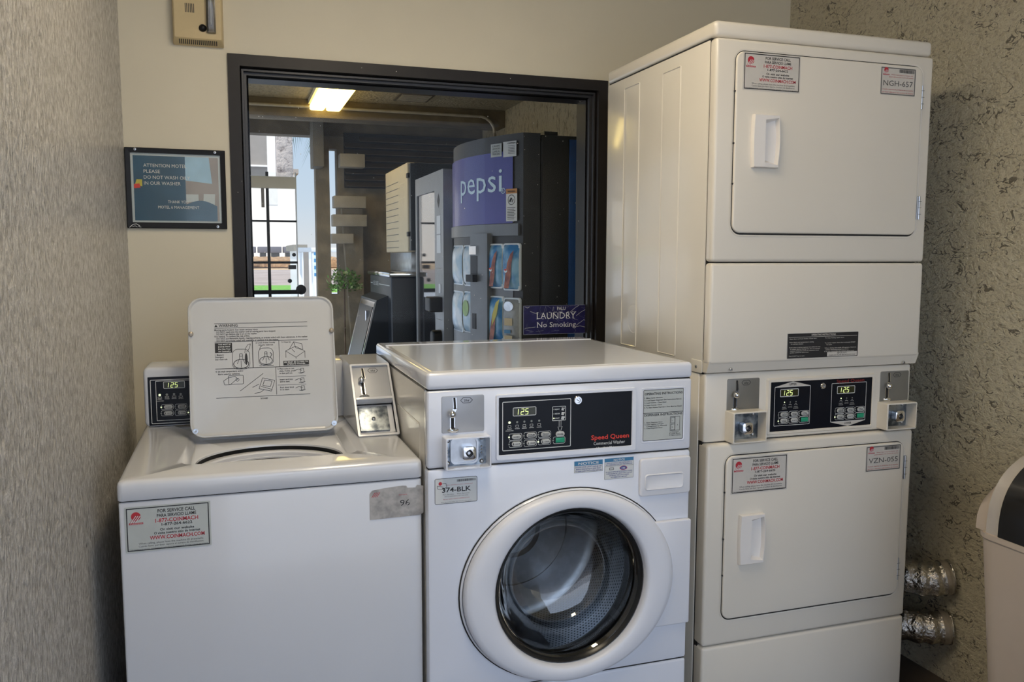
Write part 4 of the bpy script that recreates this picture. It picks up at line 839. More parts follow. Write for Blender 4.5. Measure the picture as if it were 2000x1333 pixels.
for k in range(4): b.line([(a0+w*(.04+.03*k), b0+h*.70), (a0+w*(.10+.03*k), b0+h*.85)], .0012, c, 'ink_red')
b.line([(a0+w*.66, b0+h*.34), (a0+w*.72, b0+h*.44)], .003, c+.0002, 'label_worn')
tag(b.build('worn_sticker', T_, recalc=False), 'worn torn grey sticker with remains of the number 96')

# ------------------------------------------------------------------ on the walls of the laundry room
fw = FY(BY)
N1 = thing('framed_notice', (-1.32, BY, 1.53), 'blue washer notice in a black frame, screwed to the wall left of the window', 'sign')
q = (LX+.002, 1.4040, -1.1720, 1.6490); b = MB(fw); t = .015
b.loft([(rr(*q, .001, 1), .0005), (rr(*q, .001, 1), .011), (rr(q[0]+.002, q[1]+.002, q[2]-.002, q[3]-.002, .001, 1), .013), (rr(q[0]+t, q[1]+t+.003, q[2]-t, q[3]-t, .001, 1), .011), (rr(q[0]+t, q[1]+t+.003, q[2]-t, q[3]-t, .001, 1), .004)], 'black_plastic', cap1=False)
b.build('frame', N1, ang=20)
a0, b0, a1, b1 = q[0]+t, q[1]+t+.003, q[2]-t, q[3]-t; w = a1-a0; h = b1-b0; b = MB(fw)
b.poly([(a0, b0), (a1, b0), (a1, b1), (a0, b1)], .004, 'notice_paper'); b.poly([(a0+.007, b0+.006), (a1-.007, b0+.006), (a1-.007, b1-.008), (a0+.007, b1-.008)], .0045, 'notice_blue')
b.poly([(a0+w*.60, b0+.006), (a1-.007, b0+.006), (a1-.007, b1-.008), (a0+w*.60, b1-.008)], .0048, 'notice_rock')
b.poly([(a0+w*.60, b0+h*.62), (a0+w*.90, b0+h*.58), (a0+w*.87, b1-.008), (a0+w*.60, b1-.008)], .0051, 'notice_sky')
b.poly([(a0+w*.60, b0+h*.30), (a0+w*.74, b0+h*.32), (a0+w*.74, b0+h*.42), (a0+w*.60, b0+h*.42)], .0051, 'notice_paper'); b.poly([(a0+w*.79, b0+h*.26), (a0+w*.92, b0+h*.22), (a0+w*.93, b0+h*.43), (a0+w*.80, b0+h*.43)], .0051, 'notice_paper')
b.poly([(a0+w*.60, b0+.006)]+[(a0+w*(.60+.35*k/8), b0+h*(.27+.07*math.sin(PI*k/8)-.02*k/8)) for k in range(9)]+[(a0+w*.95, b0+.006)], .0054, 'notice_blue')
b.poly([(a0+w*.04, b0+h*.54), (a0+w*.12, b0+h*.52), (a0+w*.12, b0+h*.62), (a0+w*.06, b0+h*.62)], .0051, 'can_yellow'); b.poly([(a0+w*.03, b0+h*.49), (a0+w*.10, b0+h*.50), (a0+w*.09, b0+h*.56), (a0+w*.03, b0+h*.55)], .0053, 'ink_red_bright')
for k, tx in enumerate(('ATTENTION MOTEL', 'PLEASE', 'DO NOT WASH OILY', 'IN OUR WASHER')): b.text(tx, a0+w*.14, b0+h*(.80-.085*k), h*.050, 'ink_white', .0057, 'L', w=w*(.475, .18, .51, .405)[k])
b.text('THANK YOU', a0+w*.51, b0+h*.285, h*.042, 'ink_white', .0060, w=w*.23); b.text('MOTEL 6 MANAGEMENT', a0+w*.515, b0+h*.205, h*.042, 'ink_white', .0060, w=w*.46)
b.build('poster', N1, recalc=False)
b = MB(fw); b.poly([(a0-.001, b0-.001), (a1+.001, b0-.001), (a1+.001, b1+.001), (a0-.001, b1+.001)], .0068, 'window_glass'); b.build('glazing', N1, recalc=False)
for x, y in ((q[0]+.030, q[3]-.006), (q[2]-.030, q[3]-.007), (q[2]-.028, q[1]+.007)):
    b = MB(fw); b.lathe(x, y, [(.0045, .011), (.0045, .0135), (.0035, .0145), (.0003, .0148)], 'steel', 16); b.disc(x, y, .0015, .0150, 'ink', 10); b.build('screw', N1)
b = MB(fw); x = q[0]+.006; y = q[1]+.002; b.line([(x, y), (x+.010, y+.009), (x+.020, y+.011), (x+.030, y+.004)], .0018, .0135, 'ink_white'); b.line([(x+.008, y+.002), (x+.016, y+.005), (x+.022, y+.001)], .0012, .0135, 'ink_white'); b.line([(x+.022, y+.008), (x+.027, y+.008), (x+.026, y+.002), (x+.033, y+.001)], .0012, .0135, 'ink_white'); b.build('scribble', N1, recalc=False)

AL = thing('fire_alarm', (-1.235, BY, 2.05), 'beige fire alarm horn with clear strobe, on the wall above the window', 'alarm')
x0, x1, z0, z1 = -1.3075, -1.1655, 1.977, 2.135
b = MB(fw); b.loft([(rr(x0-.004, z0-.012, x1+.001, z1, .004), 0), (rr(x0-.004, z0-.012, x1+.001, z1, .004), .012), (rr(x0, z0, x1-.003, z1-.003, .004), .040), (rr(x0+.003, z0+.003, x1-.006, z1-.006, .004), .043)], 'alarm_beige')
for k in range(20): xx = x0+.014+k*.0056; b.raw([(xx, BY-.016, z0-.0105), (xx+.0028, BY-.016, z0-.0105), (xx+.0028, BY-.0385, z0-.0012), (xx, BY-.0385, z0-.0012)], [(0, 1, 2, 3)], 'ink')
b.build('housing', AL)
b = MB(fw); 
for k in range(6): b.poly(rr(x0+.034+k*.0048, z0+.077, x0+.0362+k*.0048, z0+.104, .0005, 1), .0434, 'ink')
b.build('grille', AL, recalc=False)
b = MB(fw); b.ball(fw.pt(x0+.083, z0+.034, .043), .0115, 'black_plastic', 18); b.build('sensor_dome', AL)
b = MB(fw); b.ball(fw.pt(x0+.021, z0+.115, .042), .0022, 'ink', 8); b.build('indicator', AL)
b = MB(fw); b.loft([(rr(x0+.094, z0+.019, x0+.122, z1-.01, .003), .042), (rr(x0+.095, z0+.022, x0+.121, z1-.012, .003), .056), (rr(x0+.100, z0+.030, x0+.116, z1-.016, .003), .062)], 'strobe_lens'); b.poly(rr(x0+.095, z0+.021, x0+.121, z1-.012, .002), .0445, 'chrome')
b.tube([fw.pt(x0+.108, z0+.045, .050), fw.pt(x0+.108, z1-.02, .050)], .0022, 'ink_white', 8); b.build('strobe', AL)

# sign stuck inside the window
fg = FY(BY+.050); SG = MB(fg); q = fg.rect((1021, 597), (1151, 596), (1149, 652), (1023, 653)); a0, b0, a1, b1 = q; w = a1-a0; h = b1-b0
SG.slab(a0, b0, a1, b1, .001, 0, .0016, 'sign_navy' if 'sign_navy' in MATS else (mat('sign_navy', (.020, .018, .12), .35, noise=.3, nscale=30) and 'sign_navy'), 0)
mat('sign_line', (.30, .32, .42), .4, noise=.1); mat('sign_white', (.85, .87, .88), .4, noise=.03)
SG.outline(a0, b0, a1, b1, .001, .0012, .0019, 'sign_line'); random.seed(11)
for k in range(60):                                    # crazed pale veins
    x = a0+random.random()*w; y = b0+random.random()*h; L = [(x, y)]; dd = random.random()*2*PI
    for j in range(random.randint(2, 5)):
        dd += random.uniform(-.5, .5); x2 = min(max(L[-1][0]+math.cos(dd)*.008, a0), a1); y2 = min(max(L[-1][1]+math.sin(dd)*.007, b0), b1); L.append((x2, y2))
    SG.line(L, random.choice((.0003, .0004, .0007)), .0020, 'sign_line')
for L in ([(.10, .80), (.22, .70)], [(.70, .74), (.78, .90), (.84, .98)], [(.80, .62), (.88, .76), (.95, .84)], [(.80, .28), (.92, .48), (.99, .36)], [(.78, .22), (.86, .26), (.96, .20), (.99, .30)], [(.02, .22), (.18, .26)], [(.45, .95), (.44, .80)], [(.02, .96), (.06, .92), (.09, .96)]): SG.line([(a0+w*x, b0+h*y) for x, y in L], .0012, .0021, 'ink_white')
# 'LAUNDRY' and 'No Smoking' with serifs drawn at the stem ends
X0 = a0+w*.20; X1 = a0+w*.79; z_ = b0+h*.535; hh = h*.225
def serif_word(word, X0, X1, zb_, hh, feet):
    vs, fs = textmesh(word, False); mx0 = min(p[0] for p in vs); mx1 = max(p[0] for p in vs); kx = (X1-X0)/(mx1-mx0)
    SG.text(word, X0, zb_, hh, 'sign_white', .0023, 'L', w=X1-X0)
    for px_, py_ in feet: xx = X0+(X1-X0)*px_; SG.line([(xx-hh*.15, zb_+hh*py_), (xx+hh*.15, zb_+hh*py_)], hh*.07, .0024, 'sign_white')
serif_word('LAUNDRY', X0, X1, z_, hh, [(.015, 1), (.015, .0), (.155, 0), (.295, 0), (.33, 1), (.45, 1), (.49, 0), (.49, 1), (.59, 1), (.635, 0), (.635, 1), (.80, 0), (.80, 1), (.925, 1), (.955, 0), (.99, 1)])
serif_word('No Smoking', a0+w*.205, a0+w*.795, b0+h*.245, hh*.80, [(.01, 0), (.01, 1), (.13, 1), (.70, 0), (.76, 0), (.82, 0)])
SG.text('PALU', a0+w*.57, b0+h*.83, h*.12, 'ink_white', .0022, w=w*.13, bold=True)
tag(SG.build('laundry_sign', recalc=False), 'navy crackle sign reading LAUNDRY No Smoking, in the lower right corner of the window', 'sign')

# ------------------------------------------------------------------ dryer ducts, bin
def duct(pts, rad, label):
    P = [V(p) for p in pts]; C_ = []
    for i in range(len(P)-1):                             # Catmull-Rom
        p0 = P[max(i-1, 0)]; p1 = P[i]; p2 = P[i+1]; p3 = P[min(i+2, len(P)-1)]
        for k in range(22):
            t = k/22; C_.append(.5*((2*p1)+(p2-p0)*t+(2*p0-5*p1+4*p2-p3)*t*t+(3*p1-p0-3*p2+p3)*t**3))
    C_.append(P[-1]); R_ = [rad*(1+.055*math.sin(i*1.05)+random.uniform(-.012, .012)) for i in range(len(C_))]
    T = thing('dryer_duct', C_[-1], label, 'duct', 'foil exhaust ducts behind the dryer')
    b = MB(); b.tube(C_, R_, 'duct_foil', 28); b.build('flexible_hose', T, ang=80)
    b = MB(); k_ = len(C_)-9; b.tube(C_[k_:], [rad*1.05]*4+[rad*.99]*(len(C_)-k_-4), 'duct_tape', 28, caps=False); b.build('collar', T, ang=50)
    return T
duct([(.60, .80, .40), (.735, .72, .39), (.757, .52, .38), (.762, .26, .352), (.83, .115, .325), (RX-.001, .062, .335)], .052, 'crinkled foil exhaust duct entering the stucco wall, the upper one')
duct([(.60, .80, .22), (.735, .72, .21), (.754, .52, .20), (.757, .26, .186), (.825, .115, .172), (RX-.001, .055, .176)], .050, 'crinkled foil exhaust duct entering the stucco wall, the lower one')

TB = thing('trash_can', (.70, -.62, 0), 'tall cream plastic trash can with a domed swing lid at the right wall', 'trash can')
ft = Fr((0, 0, 0), (1, 0, 0), (0, 1, 0)); bx0, bx1, by0, by1 = .508, .895, -.86, -.375
def br(d, z_, k=.06): return (rr(bx0+d, by0+d, bx1-d, by1-d, k, 8), z_)
b = MB(ft); b.loft([br(.040, .0), br(.037, .01), br(.0, .655), br(-.004, .66), br(-.004, .672), br(.004, .674)], 'bin_plastic', cap0=True); b.build('bin_body', TB)
def dome(x0_, x1_, ya_, yb_, z0_, zt_, m, end=.05, n=20):   # half-barrel lid, axis along y, rounded ends
    vs = []; ST_ = 12
    for j in range(ST_+1):
        t = j/ST_; yy = ya_+(yb_-ya_)*t; e2 = min(yy-ya_, yb_-yy)/end; k = 1 if e2 >= 1 else math.sqrt(max(0, 1-(1-e2)**2))*.35+.65
        for i in range(n+1):
            a_ = PI*i/n; xx = (x0_+x1_)/2-math.cos(a_)*(x1_-x0_)/2*(.93+.07*k); zz = z0_+(zt_-z0_)*k*math.sin(a_)**.75; vs.append((xx, yy, zz))
    fs = [(j*(n+1)+i, (j+1)*(n+1)+i, (j+1)*(n+1)+i+1, j*(n+1)+i+1) for j in range(ST_) for i in range(n)]+[tuple(range(n+1)), tuple(ST_*(n+1)+i for i in range(n+1))]
    return vs, fs, m
b = MB(); b.raw(*dome(bx0+.004, bx1-.004, by0+.004, by1-.004, .673, .862, 'bin_plastic')); b.build('domed_lid', TB, ang=60)
def flap(b, ya_, yb_, off, m, i0, i1, n=40):
    x0_, x1_ = bx0+.004-off, bx1-.004; vs = []; C = 10
    for j in range(C+1):
        yy = ya_+(yb_-ya_)*j/C
        for i in range(i0, i1+1):
            a_ = PI*i/n; vs.append(((bx0+bx1)/2-math.cos(a_)*(x1_-x0_)/2-off*.3, yy, .673+(.189+off)*math.sin(a_)**.75))
    k = i1-i0+1; b.raw(vs, [(j*k+i, (j+1)*k+i, (j+1)*k+i+1, j*k+i+1) for j in range(C) for i in range(k-1)], m)
b = MB(); flap(b, by0+.035, by1-.040, .004, 'bin_trim', 0, 17); b.build('lid_surround', TB, ang=70)
b = MB(); flap(b, by0+.06, by1-.075, .008, 'bin_black', 0, 15); b.build('swing_flap', TB, ang=70)

# ------------------------------------------------------------------ laundry ceiling lamp (above and behind the camera)
LF = thing('ceiling_light', (-.75, -.60, CZ), 'warm white wraparound strip light on the laundry room ceiling', 'ceiling light')
b = MB(); b.box((-.88, -1.25, CZ-.035), (-.62, .05, CZ-.001), 'white_plastic', .004); b.build('housing', LF)
b = MB(); b.box((-.87, -1.23, CZ-.085), (-.63, .03, CZ-.036), 'tube_white', .02, 3); b.build('diffuser', LF)

# ------------------------------------------------------------------ vending room: drinks machine
SY0, SY1, SH_ = 1.46, 2.42, 1.83; BUL = .15; SM = (SY0+SY1)/2; SHW = (SY1-SY0)/2
def fx_(y): return -BUL*(1-((y-SM)/SHW)**2)
def sbend(a, bb, c):                                      # a runs along -Y, following the bowed front
    y = -a; n_ = V((-1, -2*BUL*(y-SM)/SHW**2*-1*-1, 0)); n_ = V((-1, 2*BUL*(y-SM)/SHW**2, 0)).normalized(); return V((fx_(y), y, bb))+n_*c
def spx(u, v):
    d = FWD+R2*((u-1000)/FPX)+U2*((666.5-v)/FPX); t0 = (.8-CAM.y); best = None
    for k in range(4000):
        t = 3+k*.0006; p = CAM+d*t
        if SY0-.02 < p.y < SY1+.05 and p.x >= fx_(p.y): return (-p.y, p.z)
        if p.y > SY1+.05: break
    return (-SY0, (CAM+d*((SY0-CAM.y)/d.y)).z)
def srect(tl, tr, br_, bl):
    p = [spx(*q) for q in (tl, tr, br_, bl)]; return ((p[0][0]+p[3][0])/2, (p[2][1]+p[3][1])/2, (p[1][0]+p[2][0])/2, (p[0][1]+p[1][1])/2)
VM = thing('drinks_vending_machine', (.4, SM, 0), 'dark drinks vending machine with bowed blue front and pale lettering, nearest in the vending room', 'vending machine')
ys = [SY0+(SY1-SY0)*k/24 for k in range(25)]
b = MB(); pl = [(fx_(y), y) for y in ys]
def wall_strip(b, pts, z0_, z1_, m): 
    n = len(pts); b.raw([(x, y, z0_) for x, y in pts]+[(x, y, z1_) for x, y in pts], [(k, k+1, n+k+1, n+k) for k in range(n-1)], m)
ring = pl+[(.075, SY1), (.075, SY0)]
n_ = len(ring); b.raw([(x, y, .03) for x, y in ring]+[(x, y, SH_) for x, y in ring], [(k, (k+1) % n_, n_+(k+1) % n_, n_+k) for k in range(n_)]+[tuple(range(n_, 2*n_))], 'soda_dark'); b.build('front_door', VM)
b = MB(); b.box((.080, SY0+.004, .02), (RX-.03, SY1-.004, SH_-.005), 'soda_side', .004); b.box((.078, SY0-.0, .3), (.086, SY0+.01, SH_-.03), 'bronze_light'); b.build('cabinet', VM)
b = MB(); b.box((.205, SY0-.004, .10), (.34, SY0+.004, SH_-.02), 'blue_panel', .002); b.build('side_panel', VM)
b = MB(); b.box((.10, SY0+.02, SH_-.005), (.16, SY0+.08, SH_+.012), 'soda_side'); b.build('top_bracket', VM)
tl = spx(1012, 300); bz = spx(1010, 436)[1]; aR = -(SY0+.045); aL = -(SY1-.02)
b = MB(bend=sbend); NN = 26
def grid(b, a0, b0, a1, b1, c, m, n=NN):
    vs = []; fs = []
    for k in range(n+1):
        a = a0+(a1-a0)*k/n; vs += [b.P(a, b0, c), b.P(a, b1, c)]
    b.raw(vs, [(2*k, 2*k+2, 2*k+3, 2*k+1) for k in range(n)], m)
grid(b, aL, bz, aR, SH_-.07, .006, 'soda_blue'); grid(b, aL, bz, aR, bz+.0001, .006, 'soda_blue')
# lettering and globe
T0 = spx(905, 385); T1 = spx(981, 376); base = spx(975, 377)[1]
b.text('pepsi', spx(903, 380)[0], base+.005, (spx(975, 329)[1]-base)*1.02, 'letter_blue', .0075, 'L', w=spx(983, 376)[0]-spx(903, 380)[0], bold=False)
b.band(ell(spx(985, 373)[0], spx(985, 373)[1], .012, n=16), ell(spx(985, 373)[0], spx(985, 373)[1], .0095, n=16), .0075, 'letter_blue'); b.text('R', spx(985, 373)[0], spx(985, 373)[1]-.005, .011, 'letter_blue', .0075)
gc = (-(SY1-.11), spx(930, 370)[1]); rg = .10
b.poly(ell(gc[0], gc[1], rg, n=30), .0072, 'letter_blue'); b.poly([(gc[0]+rg*.93*math.cos(t*PI/20), gc[1]+rg*.2+rg*.70*math.sin(t*PI/20)) for t in range(21)], .0080, 'ink_red_bright'); b.poly([(gc[0]+rg*.93*math.cos(PI+t*PI/20), gc[1]-rg*.2+rg*.70*math.sin(PI+t*PI/20)) for t in range(21)], .0080, 'soda_blue')
b.build('sign_panel', VM, ang=60, recalc=False)
b = MB(bend=sbend); q = srect((961, 284), (983, 279), (982, 306), (962, 308)); b.poly([(q[0], q[1]), (q[2], q[1]), (q[2], q[3]), (q[0], q[3])], .0078, 'label_grey')
for k in range(4): b.text(('EL PROXIMO', 'SERVICIO', 'LLAME AL', 'GRACIAS')[k], (q[0]+q[2])/2, q[1]+(q[3]-q[1])*(.75-.2*k), .008, 'ink_soft', .0086, w=(q[2]-q[0])*.7)
b.build('price_sticker', VM, recalc=False)
b = MB(bend=sbend); q = srect((985, 278), (1011, 275), (1011, 305), (986, 308)); w = q[2]-q[0]; h = q[3]-q[1]; b.poly([(q[0], q[1]), (q[2], q[1]), (q[2], q[3]), (q[0], q[3])], .0078, 'label_white')
b.text('CANTEEN', q[0]+w*.64, q[1]+h*.82, h*.10, 'ink', .0086, w=w*.58, bold=True)
for k in range(6): b.line([(q[0]+w*.40, q[1]+h*(.70-.10*k)), (q[0]+w*.90, q[1]+h*(.70-.10*k))], h*.03, .0086, 'ink_soft')
b.build('service_sticker', VM, recalc=False)
b = MB(bend=sbend); q = srect((991, 370), (1013, 368), (1012, 432), (991, 433)); w = q[2]-q[0]; h = q[3]-q[1]; b.poly([(q[0], q[1]), (q[2], q[1]), (q[2], q[3]), (q[0], q[3])], .0078, 'label_white')
mat('warn_orange', (.55, .26, .08), .5, noise=.05); b.poly([(q[0], q[3]-h*.15), (q[2], q[3]-h*.15), (q[2], q[3]), (q[0], q[3])], .0084, 'warn_orange'); b.text('WARNING', (q[0]+q[2])/2, q[3]-h*.11, h*.06, 'ink', .009, w=w*.7, bold=True)
b.band(ell((q[0]+q[2])/2, q[1]+h*.66, w*.33, h*.16, 20), ell((q[0]+q[2])/2, q[1]+h*.66, w*.29, h*.14, 20), .0084, 'ink'); b.line([(q[0]+w*.35, q[1]+h*.60), (q[0]+w*.52, q[1]+h*.72)], w*.16, .0084, 'ink'); b.line([(q[0]+w*.55, q[1]+h*.58), (q[0]+w*.66, q[1]+h*.68)], w*.08, .0086, 'ink_soft')
for k in range(8): b.line([(q[0]+w*.12, q[1]+h*(.42-.05*k)), (q[0]+w*(.86-.1*(k % 2)), q[1]+h*(.42-.05*k))], h*.02, .0084, 'ink_soft')
b.build('warning_sticker', VM, recalc=False)
# protruding ledge under the sign, selection columns
b = MB(bend=sbend); k0 = bz; 
def gridbox(b, a0, b0, a1, b1, c0, c1, m, n=NN):
    vs = []; fs = []
    for k in range(n+1):
        a = a0+(a1-a0)*k/n; vs += [b.P(a, b0, c0), b.P(a, b0, c1), b.P(a, b1, c1), b.P(a, b1, c0)]
    for k in range(n): fs += [(4*k+i, 4*k+4+i, 4*k+4+(i+1) % 4, 4*k+(i+1) % 4) for i in range(4)]
    fs += [(0, 1, 2, 3), (4*n, 4*n+1, 4*n+2, 4*n+3)]; b.raw(vs, fs, m)
gridbox(b, aL-.01, bz-.052, aR+.03, bz-.002, 0, .012, 'soda_grey'); b.build('ledge', VM, ang=50)
b = MB(bend=sbend); gridbox(b, aL, .30, aR, bz-.10, 0, .003, 'soda_grey'); b.build('selection_panel', VM, ang=50)
q = srect((929, 455), (962, 468), (962, 650), (931, 650)); b = MB(bend=sbend); gridbox(b, q[0]-.0, .42, q[2], spx(945, 457)[1], 0, .030, 'soda_grey', 6); pc = b.build('payment_column', VM, ang=50)
b = MB(bend=sbend); q = srect((931, 500), (943, 500), (943, 536), (931, 536)); gridbox(b, q[0], q[1], q[2], q[3], .03, .032, 'ink', 3); b.build('bill_slot', pc, ang=50)
b = MB(bend=sbend); q = srect((930, 537), (943, 536), (943, 550), (931, 551)); gridbox(b, q[0], q[1], q[2], q[3], .03, .055, 'black_plastic', 3); b.build('bill_acceptor', pc)
b = MB(bend=sbend); q = srect((931, 482), (944, 481), (944, 497), (931, 498)); gridbox(b, q[0], q[1], q[2], q[3], .03, .040, 'chrome', 3); b.build('coin_entry', pc)
b = MB(bend=sbend); q = srect((934, 612), (941, 612), (941, 642), (934, 642)); gridbox(b, q[0], q[1], q[2], q[3], .03, .032, 'ink', 3); b.build('door_lock', pc)
CANS = [((960, 478), (985, 477), (985, 565), (960, 560), 'can_blue', 'cola'), ((987, 477), (1018, 476), (1018, 568), (987, 566), 'can_blue', 'cola'),
        ((960, 579), (986, 580), (986, 668), (960, 668), 'can_blue', 'yellow'), ((988, 582), (1018, 584), (1018, 668), (988, 668), 'can_silver', 'silver'),
        ((890, 481), (908, 480), (909, 557), (891, 554), 'can_ice', 'ice'), ((911, 480), (929, 480), (929, 559), (911, 557), 'can_ice', 'ice'),
        ((890, 569), (908, 569), (909, 648), (891, 644), 'can_ice', 'ice'), ((911, 570), (929, 571), (929, 650), (911, 648), 'can_ice', 'green')]
for tl_, tr_, br_, bl_, m_, kind in CANS:
    q = srect(tl_, tr_, br_, bl_); a0, b0, a1, b1 = q; w = a1-a0; h = b1-b0; b = MB(bend=sbend); n = 10; vs = []
    for i in range(n+1):
        for j in range(n+1):
            y_ = i/n; x_ = j/n; bulge = .004+.020*(1-(2*y_-1)**4)*(.6+.4*(1-(2*x_-1)**4)); vs.append(b.P(a0+w*x_, b0+h*y_, bulge))
    b.raw(vs, [(i*(n+1)+j, i*(n+1)+j+1, (i+1)*(n+1)+j+1, (i+1)*(n+1)+j) for i in range(n) for j in range(n)], m_)
    b.loft([(rr(a0-.003, b0-.003, a1+.003, b1+.003, .01), .002), (rr(a0-.002, b0-.002, a1+.002, b1+.002, .01), .010), (rr(a0+.004, b0+.004, a1-.004, b1-.004, .008), .012)], 'can_edge', cap1=False)
    c = .0275
    P_ = lambda x, y: (a0+w*x, b0+h*y)
    if kind in ('cola', 'yellow'):
        b.poly([P_(.20, .04), P_(.50, .04), P_(.62, .30), P_(.66, .55), P_(.80, .86), P_(.60, .78), P_(.42, .60), P_(.30, .35)], c, 'can_cola')
        if kind == 'cola': b.poly(ell(*P_(.32, .42), w*.11, n=16), c+.001, 'can_edge'); b.poly(ell(*P_(.32, .44), w*.09, h*.02, 16), c+.002, 'ink_red_bright')
        else: b.poly([P_(.40, .35), P_(.75, .60), P_(.95, .95), P_(.70, .88), P_(.45, .60)], c+.001, 'can_yellow')
    if kind == 'silver': b.poly(ell(*P_(.45, .82), w*.30, h*.11, 20), c, 'steel'); b.poly([P_(.2, .38), P_(.7, .38), P_(.7, .55), P_(.2, .55)], c, 'alarm_beige'); b.poly([P_(.2, .20), P_(.6, .20), P_(.6, .28), P_(.2, .28)], c, 'ink_blue'); b.poly([P_(.2, .03), P_(.7, .03), P_(.7, .15), P_(.2, .15)], c, 'alarm_beige')
    if kind == 'green': b.poly(ell(*P_(.5, .6), w*.3, h*.2, 20), c, 'can_green')
    b.build('selection_button', VM, ang=60, recalc=False)
# tops of the lowest row, just above the washer
# ------------------------------------------------------------------ snack machine
KX = -.10; KY0, KY1, KH = 2.455, 3.16, 1.775; fk = FX(KX)
SN = thing('snack_vending_machine', (.4, 2.8, 0), 'grey glass-fronted snack vending machine between the drinks and ice machines', 'vending machine')
b = MB(); b.box((KX+.05, KY0, .02), (RX-.03, KY1, KH-.01), 'ice_dark', .004); b.build('cabinet', SN)
b = MB(fk); GA = (-(KY1-.035), .42, -(KY0+.20), KH-.10)
Or = rr(-KY1, .03, -KY0, KH, .004, 1); Ir = rr(*GA, .004, 1)
b.loft([(Or, -.05), (Or, 0), (Ir, 0), (Ir, -.02)], 'snack_grey', cap1=False); b.build('door_frame', SN, ang=20)
b = MB(fk); b.poly([(GA[0]-.002, GA[1]-.002), (GA[2]+.002, GA[1]-.002), (GA[2]+.002, GA[3]+.002), (GA[0]-.002, GA[3]+.002)], -.008, 'snack_glass'); b.build('glass_front', SN, recalc=False)
def kr(tl, tr, br_, bl): return fk.rect(tl, tr, br_, bl)
b = MB(fk); q = (-(KY0+.155), KH-.14, -(KY0+.10), KH-.10); b.poly([(-(KY0+.135), KH-.16), (-(KY0+.105), KH-.12), (-(KY0+.075), KH-.16), (-(KY0+.105), KH-.20)], .001, 'ink'); b.poly(rr(-(KY0+.15), KH-.44, -(KY0+.06), KH-.24, .003), .001, 'label_white'); b.line([(-(KY0+.15), KH-.34), (-(KY0+.06), KH-.34)], .006, .0015, 'snack_grey'); b.outline(-(KY0+.165), KH-.80, -(KY0+.035), KH-.52, .002, .002, .001, 'post_grey'); b.poly(rr(-(KY0+.13), KH-.93, -(KY0+.07), KH-.90, .002), .001, 'label_white'); b.build('control_strip', SN, recalc=False)
b = MB(fk); b.slab(-(KY0+.15), 1.02, -(KY0+.03), 1.10, .01, 0, .07, 'black_plastic', .01); b.build('bill_acceptor', SN)
b = MB(fk); b.slab(-(KY0+.10), 1.12, -(KY0+.06), 1.17, .003, 0, .004, 'label_white', .001); b.build('card_label', SN)
b = MB(fk); b.slab(-(KY0+.13), .72, -(KY0+.04), .92, .03, 0, .05, 'black_plastic', .015); b.build('coin_return', SN)
# ------------------------------------------------------------------ ice machine on its bin
IM = thing('ice_maker', (.3, 3.9, 1.3), 'cream louvred ice maker head standing on the dark ice bin', 'ice maker')
IX = -.078; IY0, IY1 = 3.46, 4.32; fi2 = FX(IX); IZ0 = 1.345; IZ1 = 1.918
b = MB(); b.box((IX+.055, IY0+.02, IZ0), (.74, IY1-.01, IZ1-.005), 'ice_dark', .006); b.build('housing', IM)
b = MB(fi2); b.slab(-IY1, IZ0, -IY0-.06, IZ1, .006, -.05, 0, 'ice_cream', .008)
for k in range(11): z_ = IZ1-.10-.042*k*1.05; b.line([(-IY1+.02, z_), (-(IY0+.36), z_)], .004, .0008, 'ink_soft')
b.outline(-(IY0+.32), IZ1-.22, -(IY0+.12), IZ1-.12, .002, .004, .0008, 'lamp_body'); b.line([(-(IY0+.34), IZ1-.14), (-(IY0+.34), IZ1-.34)], .003, .0008, 'lamp_body')
b.build('front_panel', IM, ang=40)
b = MB(fi2); b.slab(-IY0-.055, IZ0+.01, -IY0-.0, IZ1-.01, .003, -.055, -.01, 'ice_dark', .003)
for z_ in (IZ1-.10, IZ0+.10): b.box((IX-.004, IY0+.02, z_), (IX+.02, IY0+.07, z_+.03), 'black_plastic')
b.build('corner_post', IM)
IB = thing('ice_bin', (.3, 3.9, 0), 'dark ice dispenser bin with steel top edge below the cream ice maker', 'ice bin')
b = MB(); b.box((IX+.02, IY0+.05, 1.215), (.70, IY1-.05, 1.344), 'steel', .004); b.build('neck', IB)
b = MB(); b.box((-.215, IY0-.02, 1.185), (.78, IY1+.03, 1.214), 'chrome', .006); b.build('top_trim', IB)
b = MB(); b.box((-.20, IY0, .0), (.75, IY1, 1.184), 'ice_dark', .01, 3); b.build('bin_body', IB)
fb_ = FX(-.2005); b = MB(fb_); b.text('ICE CUBES', -(IY0+.60), 1.115, .030, 'label_grey', .001, w=.22); b.line([(-(IY1-.03), 1.127), (-(IY0+.74), 1.127)], .005, .001, 'label_grey'); b.line([(-(IY0+.46), 1.127), (-(IY0+.05), 1.127)], .005, .001, 'label_grey'); b.build('lettering', IB, recalc=False)
b = MB();
pf = [(-.20, 1.06), (-.275, 1.03), (-.42, .45), (-.20, .40)]                   # sloping chute hood, x,z profile swept along y
ya, yb = IY0+.12, IY1-.06; b.raw([(x, ya, z) for x, z in pf]+[(x, yb, z) for x, z in pf], [(0, 1, 5, 4), (1, 2, 6, 5), (2, 3, 7, 6), (3, 2, 1, 0), (4, 5, 6, 7)], 'ice_dark'); ch = b.build('chute_hood', IB, smooth=False)
b = MB(); dx = V((-.145, 0, -.58)); p_ = V((-.277, ya+.04, 1.015)); e1 = V((0, yb-ya-.08, 0)); o_ = V((-.004, 0, .001))
